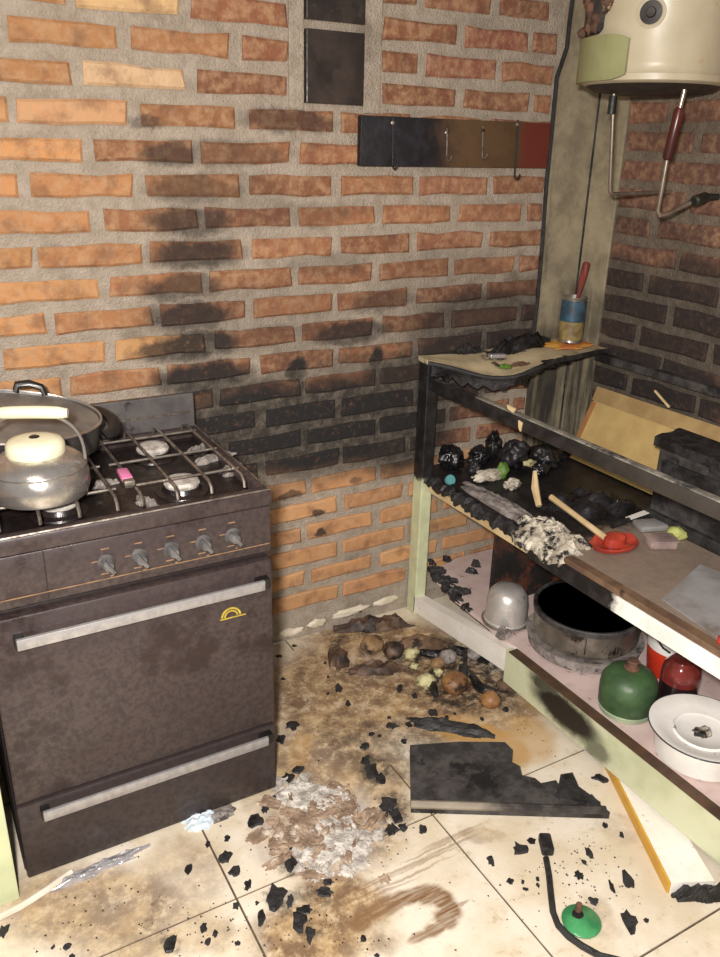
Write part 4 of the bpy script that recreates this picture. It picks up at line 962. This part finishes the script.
# ------------------------------------------------------------------ floor things
# charred cabinet panel
P = lambda x, y, z=.022: PZ(x, y, z)
A, B, C_, D = P(410, 745), P(508, 738), P(610, 812), P(411, 806)
def lerp(a, b2, t): return a+(b2-a)*t
ol_ = [A, lerp(A, B, .5), P(505, 742), P(513, 750), P(512, 762), P(520, 766), P(522, 775), P(535, 778), P(541, 783), P(556, 780), P(562, 790), P(578, 796), P(592, 794), P(602, 806), C_, lerp(C_, D, .5), D]
cpn = thing('charred_panel', 'large charred black cabinet panel lying flat on the floor tiles', 'panel', ((A+C_)/2).to_3d()*1 if False else Vector(((A.x+C_.x)/2, (A.y+C_.y)/2, 0)))
link('sheet', MB().prism([(q.x, q.y) for q in ol_][::-1], .001, .022), 'char_grey', cpn)
d1 = (P(608, 812)-D); dn = Vector((d1.y, -d1.x, 0)).normalized()
if dn.y > 0: dn = -dn
e0, e1 = D+Vector((0, 0, .002)), P(606, 812)+Vector((0, 0, .002))
link('front_lip', MB().tube([e0-dn*.004, e1-dn*.004], .010, 8), 'lip_ash', cpn, smooth=True)
link('raised_flake', MB().extrude([P(556, 797), P(560, 778), P(572, 776), P(578, 790), P(600, 806)], (0, 0, .012)), 'char', cpn)
# burnt tongue behind the panel
tag(link('charred_strip', MB().heap((PZ(450, 728).x, PZ(450, 728).y, 0), .10, .022, .02, 101, 20, 24, .35, -.75), 'char'), 'curved black burnt strip lying just behind the charred panel', 'debris')
# fallen plank, white face and yellow edge
a0, a1 = PZ(669, 893), PZ(606, 766); dv = (a1-a0).normalized(); nv_ = Vector((dv.y, -dv.x, 0))
b0_, b1_ = a0+nv_*.098, a1+nv_*.085
fp = thing('fallen_plank', 'white plank with yellow edge fallen on the floor under the rail', 'plank', ((a0+b1_)/2))
link('board', MB().prism([(q.x, q.y) for q in (a0, b0_, b1_, a1)], .001, .030), 'white_paint', fp)
link('yellow_edge', MB().prism([(q.x, q.y) for q in (a0-nv_*.006, a0, a1, a1-nv_*.006)], .001, .030), 'yellow_paint', fp)
ce = b0_-dv*.005
link('charred_end', MB().heap(((a0+nv_*.075-dv*.012).x, (a0+nv_*.075-dv*.012).y, .001), .060, .016, .036, 111, 18, 30, .35, math.atan2(nv_.y, nv_.x)), 'char', fp)
# yellow piece at the lower right corner
c = PZ(722, 948); tag(link('yellow_board', MB().box(c.x-.006, c.x+.03, c.y-.16, c.y+.012, .0, .04, rz=-.35, bev=.003), 'yellow_paint'), 'yellow-painted board end at the lower right corner', 'board')
# green lid
c = PZ(581, 923); gl = thing('green_lid', 'round green lid with dark knob lying on the floor tiles', 'lid', c)
link('disc', MB().lathe([(.036, .001), (.040, .003), (.041, .007), (.036, .011), (.020, .013), (.016, .016), (0, .017)], (c.x, c.y, 0), 44), 'green_lid', gl, smooth=True)
kq = PZ(580, 912, .016)
link('socket', MB().lathe([(.012, .013), (.012, .017), (.008, .018), (0, .018)], (c.x-.002, c.y+.010, 0), 20), 'black_plastic', gl, smooth=True)
link('stem', MB().lathe([(.007, .016), (.0075, .030), (.006, .036), (0, .038)], (c.x+.004, c.y+.016, 0), 16), 'rust', gl, smooth=True)
# black cord with plug
pw = [PZ(x, y, .007) for x, y in ((546, 858), (549, 875), (551, 895), (553, 912), (558, 925), (568, 936), (582, 946), (600, 956), (625, 962), (660, 975))]
co = thing('burnt_cord', 'thick black burnt cord with plug curving past the green lid', 'cord', (pw[0].x, pw[0].y, 0))
link('cord', MB().tube(pw, .0072, 8), 'char', co, smooth=True)
c = PZ(546, 845, .01); link('plug', orient_box(c, Vector((.5, .86, 0)), .050, .028, .0005, .024, .005), 'char', co, smooth=True)
# green cabinet edge at the left and white cord by the stove foot
c = PZ(20, 899)
gcab = thing('green_cabinet', 'pale green cabinet corner beside the stove at the left edge', 'cabinet', (c.x-.25, c.y-.05, 0))
link('side_panel', MB().box(c.x-.022, c.x, c.y-.006, c.y+.10, 0, .80, bev=.002) if False else MB().box(-.46, c.x, c.y, c.y+.02, 0.0, .80, bev=.002), 'pale_green', gcab)
link('back_panel', MB().box(-.46, -.44, c.y+.02, -.05, 0, .80), 'pale_green', gcab)
link('top', MB().box(-.48, c.x-.004, c.y-.004, -.05, .80, .825, bev=.002), 'wood_brown', gcab)
pw = [PZ(x, y, .008) for x, y in ((-30, 936), (0, 917), (20, 907), (45, 891), (60, 880), (72, 872))]
tag(link('white_cord', MB().tube(pw, [.008]*6, 8), 'white_cord', smooth=True), 'white strip running along the floor to the stove foot', 'cord')
c = PZ(95, 868); tag(link('foil_strip', MB().heap((c.x, c.y-.006, 0), .10, .014, .016, 121, 24, 40, .4, .05), 'foil', smooth=True), 'crumpled silver foil along the foot of the stove', 'foil')
c = PZ(200, 822); tag(link('blue_scrap', MB().heap((c.x, c.y, 0), .032, .024, .022, 123, 16, 40, .45), 'blue_plastic', smooth=True), 'pale blue and white plastic scrap by the stove drawer', 'scrap')
c = PZ(216, 815); tag(link('grey_scrap', MB().heap((c.x+.012, c.y, 0), .030, .020, .012, 125, 14, 40, .45), 'ash_grey', smooth=True), 'greyish scrap right of the blue plastic by the stove', 'scrap')

# rag and vegetables heap in the corner
for (x, y, ru, rv, h, sd, ax, mt_, lab) in (
    (374, 627, .11, .028, .042, 131, -.3, 'wet_cloth', 'dark brown wet rag nearest the base of the brick wall'),
    (338, 660, .030, .045, .036, 132, -.4, 'wet_cloth', 'brown rag curling left of the pale stone lumps'),
    (378, 671, .080, .022, .038, 133, -.4, 'wet_cloth', 'dark rag fold below the pale lumps on the muddy floor'),
    (424, 645, .07, .035, .035, 134, -.6, 'brown_cloth', 'rusty brown rag lying near the white fallen rail')):
    c = PZ(x, y); tag(link('wet_rag', MB().heap((c.x, c.y, 0), ru, rv, h, sd, 22, 18, .35, ax), mt_, smooth=True), lab, 'rag', 'wet rags in the corner')
for i, (x, y, r, mt_, lab) in enumerate((
    (372, 651, .038, 'potato', 'pale tan lump in the ring of wet rags'), (393, 656, .036, 'wet_cloth', 'dark brown lump right of the pale tan one'),
    (455, 690, .042, 'onion', 'largest orange-brown onion below the black cord stub'), (490, 705, .032, 'onion', 'round onion nearest the charred panel'), (447, 662, .030, 'ash_grey', 'greyish lump beneath the thin black stub'),
    (475, 658, .030, 'ash_grey', 'grey lump between the white rail and the black stub'), (437, 668, .024, 'potato', 'small tan lump left of the grey one'), (505, 690, .028, 'brown_cloth', 'brown lump beside the green rail'))):
    c = PZ(x, y); tag(link('vegetable' if mt_ in ('potato', 'onion') else 'lump', MB().blob((c.x, c.y, r*.62), (r, r*.92, r*.75), i+141, .16, 1.4, 3, 0), mt_, smooth=True), lab, 'vegetable' if mt_ in ('potato', 'onion') else 'debris', 'lumps in the muddy corner')
for i, (x, y, r, lab) in enumerate(((411, 658, .026, 'topmost pale green vegetable piece on the mud'), (414, 668, .014, 'smallest pale cream vegetable scrap on the mud'), (426, 686, .030, 'largest pale green vegetable piece on the mud'), (437, 676, .018, 'pale green piece touching the onion'))):
    c = PZ(x, y); tag(link('vegetable_piece', MB().blob((c.x, c.y, r*.6), (r, r*.85, r*.7), i+161, .4, 2.6, 3, 0), 'pale_veg', smooth=True), lab, 'vegetable', 'pale vegetable scraps')
st0 = PZ(463, 674); tag(link('burnt_stub', MB().tube([(st0.x, st0.y, .004), (st0.x, st0.y, .03), (st0.x+.004, st0.y, .034), (st0.x+.004, st0.y+.003, .085)], [.016, .014, .006, .005], 10), 'char', smooth=True), 'thin black stub standing upright among the lumps', 'stub')
for i, pth_ in enumerate((((420, 652), (440, 655), (455, 650), (475, 655), (488, 662)), ((472, 676), (478, 686), (486, 690), (497, 692)), ((432, 672), (431, 684), (436, 696)))):
    pts = [PZ(x, y, .012) for x, y in pth_]
    tag(link('burnt_strand', MB().tube(pts, [.011]+[.017]*(len(pts)-2)+[.009], 7), 'char_wet', smooth=True), ('long black strand along the foot of the white rail', 'black strand right of the largest onion', 'short black strand left of the largest onion')[i], 'debris', 'burnt strands in the muddy corner')
# soggy paper and ash pulp, past counting
for (nm, mt_, lab, sd, zn) in (('paper_pulp', 'ash_white', 'whitish soggy paper pulp spread over the floor by the stove corner', 5, ((345, 842, 38, 26, 34), (312, 797, 42, 12, 26), (320, 868, 24, 14, 12), (296, 786, 20, 10, 10))), ('ash_pulp', 'pulp_brown', 'brownish soggy ash pulp spread between stove and charred panel', 6, ((310, 828, 50, 34, 40), (342, 815, 30, 20, 20), (285, 850, 20, 22, 10)))):
    g = MB(); r2 = random.Random(sd)
    for (x, y, rx, ry, n) in zn:
        for k in range(n):
            c = PZ(x+r2.gauss(0, .5)*rx, y+r2.gauss(0, .5)*ry)
            g.heap((c.x, c.y, .0002), r2.uniform(.010, .032), r2.uniform(.006, .018), r2.uniform(.004, .011), r2.random()*90, 9, 40, .6, r2.uniform(0, 3))
    tag(link(nm, g, mt_), lab, 'ash', kind='stuff')

# thin film of mud that buries the tile joints in the corner
c = PZ(385, 690); tag(link('mud_film', MB().heap((c.x, c.y, 0.0), .27, .25, .0006, 181, 40, 10, .25, -.3, base=.0006), TILE), 'thin brown mud film over the tiles in the corner', 'mud', kind='stuff')
# charred flakes, each one a thing
FLAKES = {
 'beside the stove': ('black charred flake on the tiles beside the stove corner', [(292, 724, 8, 5), (281, 738, 5, 5), (288, 777, 8, 5), (299, 769, 7, 4), (256, 820, 8, 7), (265, 808, 4, 4), (276, 796, 4, 4), (294, 645, 3, 2), (279, 655, 4, 2), (283, 678, 3, 2), (208, 843, 3, 3), (226, 856, 7, 6), (234, 870, 6, 5), (248, 884, 4, 5), (227, 837, 3, 3)]),
 'on the mud': ('black charred flake scattered on the muddy floor behind the charred panel', [(338, 687, 5, 6), (348, 703, 4, 4), (328, 676, 2, 2), (325, 662, 2, 2), (328, 693, 2, 2), (400, 687, 4, 6), (415, 695, 4, 4), (433, 712, 6, 5), (447, 717, 3, 3), (389, 717, 3, 2), (455, 713, 2, 2), (392, 725, 8, 4), (409, 724, 4, 4), (372, 733, 4, 3), (365, 745, 6, 4), (404, 740, 4, 3), (506, 708, 4, 3), (482, 718, 3, 3), (418, 718, 3, 2), (380, 735, 3, 2)]),
 'dark cluster': ('lump in the dark charred cluster between ash and charred panel', [(372, 770, 8, 8), (381, 777, 7, 6), (388, 803, 9, 9), (397, 815, 7, 7), (391, 829, 8, 6), (423, 828, 5, 4), (386, 812, 6, 6), (366, 760, 6, 6), (403, 826, 5, 4)]),
 'front': ('black charred flake on the front floor tiles below the ash', [(189, 868, 4, 5), (275, 897, 13, 11), (291, 862, 8, 8), (236, 905, 4, 3), (261, 917, 5, 6), (203, 927, 4, 4), (208, 940, 4, 3), (215, 932, 3, 3), (237, 942, 3, 2), (299, 920, 8, 8), (310, 933, 5, 7), (305, 908, 8, 4), (328, 881, 6, 3), (325, 891, 9, 4), (317, 874, 3, 2), (293, 848, 4, 3), (257, 902, 2, 2), (170, 943, 7, 6), (67, 945, 4, 3), (53, 946, 2, 2), (72, 955, 3, 2), (3, 930, 5, 5), (290, 900, 4, 6), (377, 954, 3, 2), (363, 938, 3, 3)]),
 'around the cord': ('black charred flake on the speckled tile around the green lid and cord', [(520, 848, 8, 6), (532, 840, 5, 3), (491, 859, 4, 5), (510, 880, 4, 3), (526, 888, 3, 2), (590, 852, 4, 6), (579, 874, 5, 4), (628, 879, 6, 7), (594, 900, 6, 3), (630, 921, 8, 8), (605, 824, 3, 3), (622, 834, 3, 3), (600, 777, 10, 4), (538, 878, 2, 2), (538, 884, 2, 2), (647, 919, 3, 2), (612, 886, 3, 5), (584, 861, 3, 2), (523, 881, 2, 2)])}
for g, (lab, L) in FLAKES.items():
    order = sorted(L, key=lambda q: -q[2]*q[3]); uniq = {order[0]: 'largest ', order[1]: 'second largest ', order[2]: 'third largest '}
    rest = order[3:]
    for word, key in (('leftmost small ', lambda q: q[0]), ('rightmost small ', lambda q: -q[0]), ('frontmost small ', lambda q: -q[1]), ('farthest small ', lambda q: q[1])):
        q = min([r_ for r_ in rest if r_ not in uniq], key=key); uniq[q] = word
    for (x, y, rx, ry) in L:
        c = PZ(x, y, .004); sc_ = (c-Vector(CAM)).length/F; r2 = random.Random(x*31+y)
        n = 13; ru, rv = rx*sc_*.92, ry*sc_*1.5; pts = []; h = min(.006, .16*ru+.001)
        for i in range(n):
            an = 2*math.pi*i/n; k = r2.uniform(.6, 1.15)
            u_, v_ = ru*k*math.cos(an), rv*k*math.sin(an)
            pts.append((c.x+u_*RT[0]+v_*FW[0], c.y+u_*RT[1]+v_*FW[1]))
        cx_, cy_ = sum(p_[0] for p_ in pts)/n, sum(p_[1] for p_ in pts)/n
        v = [(a, b2, .0006) for a, b2 in pts]+[(cx_+(a-cx_)*.75, cy_+(b2-cy_)*.75, h*r2.uniform(.5, 1)) for a, b2 in pts]+[(cx_, cy_, h*r2.uniform(.6, 1.1))]
        f = [tuple(range(n-1, -1, -1))]+[(i, (i+1) % n, n+(i+1) % n, n+i) for i in range(n)]+[(n+i, n+(i+1) % n, 2*n) for i in range(n)]
        tag(link('charred_flake', MB().add(v, f), 'char'), (uniq[(x, y, rx, ry)]+lab) if (x, y, rx, ry) in uniq else 'small '+lab, 'debris', 'charred flakes '+g)
# fine crumbs, past counting
cb = MB(); r2 = random.Random(77)
KEEP = []; CORD = [PZ(x, y) for x, y in ((546, 830), (546, 845), (546, 858), (549, 875), (551, 895), (552, 905), (553, 912), (558, 925), (568, 936), (582, 946), (600, 956))]
bpy.context.view_layer.update()
for o in list(COL.objects):
    if o.type != 'MESH': continue
    rt = o
    while rt.parent: rt = rt.parent
    if rt.name.split('.')[0] not in ('charred_panel', 'green_lid', 'burnt_cord', 'charred_strip', 'fallen_plank', 'vegetable', 'lump', 'vegetable_piece'): continue
    q = [o.matrix_world @ Vector(k) for k in o.bound_box]
    if o.name.startswith('cord'): continue
    KEEP.append((min(k.x for k in q)-.004, max(k.x for k in q)+.004, min(k.y for k in q)-.004, max(k.y for k in q)+.004))
ZN = [(330, 700, 60, 70, 90), (430, 710, 80, 40, 110), (330, 830, 90, 60, 110), (580, 860, 90, 70, 170), (220, 920, 80, 40, 60), (400, 780, 30, 60, 60), (100, 910, 100, 45, 50), (640, 800, 40, 60, 30), (540, 720, 40, 40, 40), (330, 935, 80, 25, 40)]
for (x, y, rx, ry, n) in ZN:
    for _ in range(n):
        px_ = x+r2.gauss(0, .5)*rx; py_ = y+r2.gauss(0, .5)*ry; c = PZ(px_, py_)
        if c.x > CX-.03 or (c.x < SX1+.02 and c.y > SYF-.03) or c.y > -.02 or (c.x < .05 and c.y > -.66): continue
        if any(a_[0] < c.x < a_[1] and a_[2] < c.y < a_[3] for a_ in KEEP): continue
        if any((c-k).length < .02 for k in CORD): continue
        s = r2.uniform(.0012, .0036); k = len(cb.v); a = r2.uniform(0, 6)
        cb.add([(c.x+s*math.cos(a+t), c.y+s*math.sin(a+t)*1.2, .0003) for t in (0, 2.1, 4.2)]+[(c.x, c.y, s*.9)], [(0, 1, 3), (1, 2, 3), (2, 0, 3), (2, 1, 0)])
o = tag(link('floor_crumbs', cb, 'char'), 'fine black crumbs of char sprinkled over the floor tiles', 'debris'); o['kind'] = 'stuff'
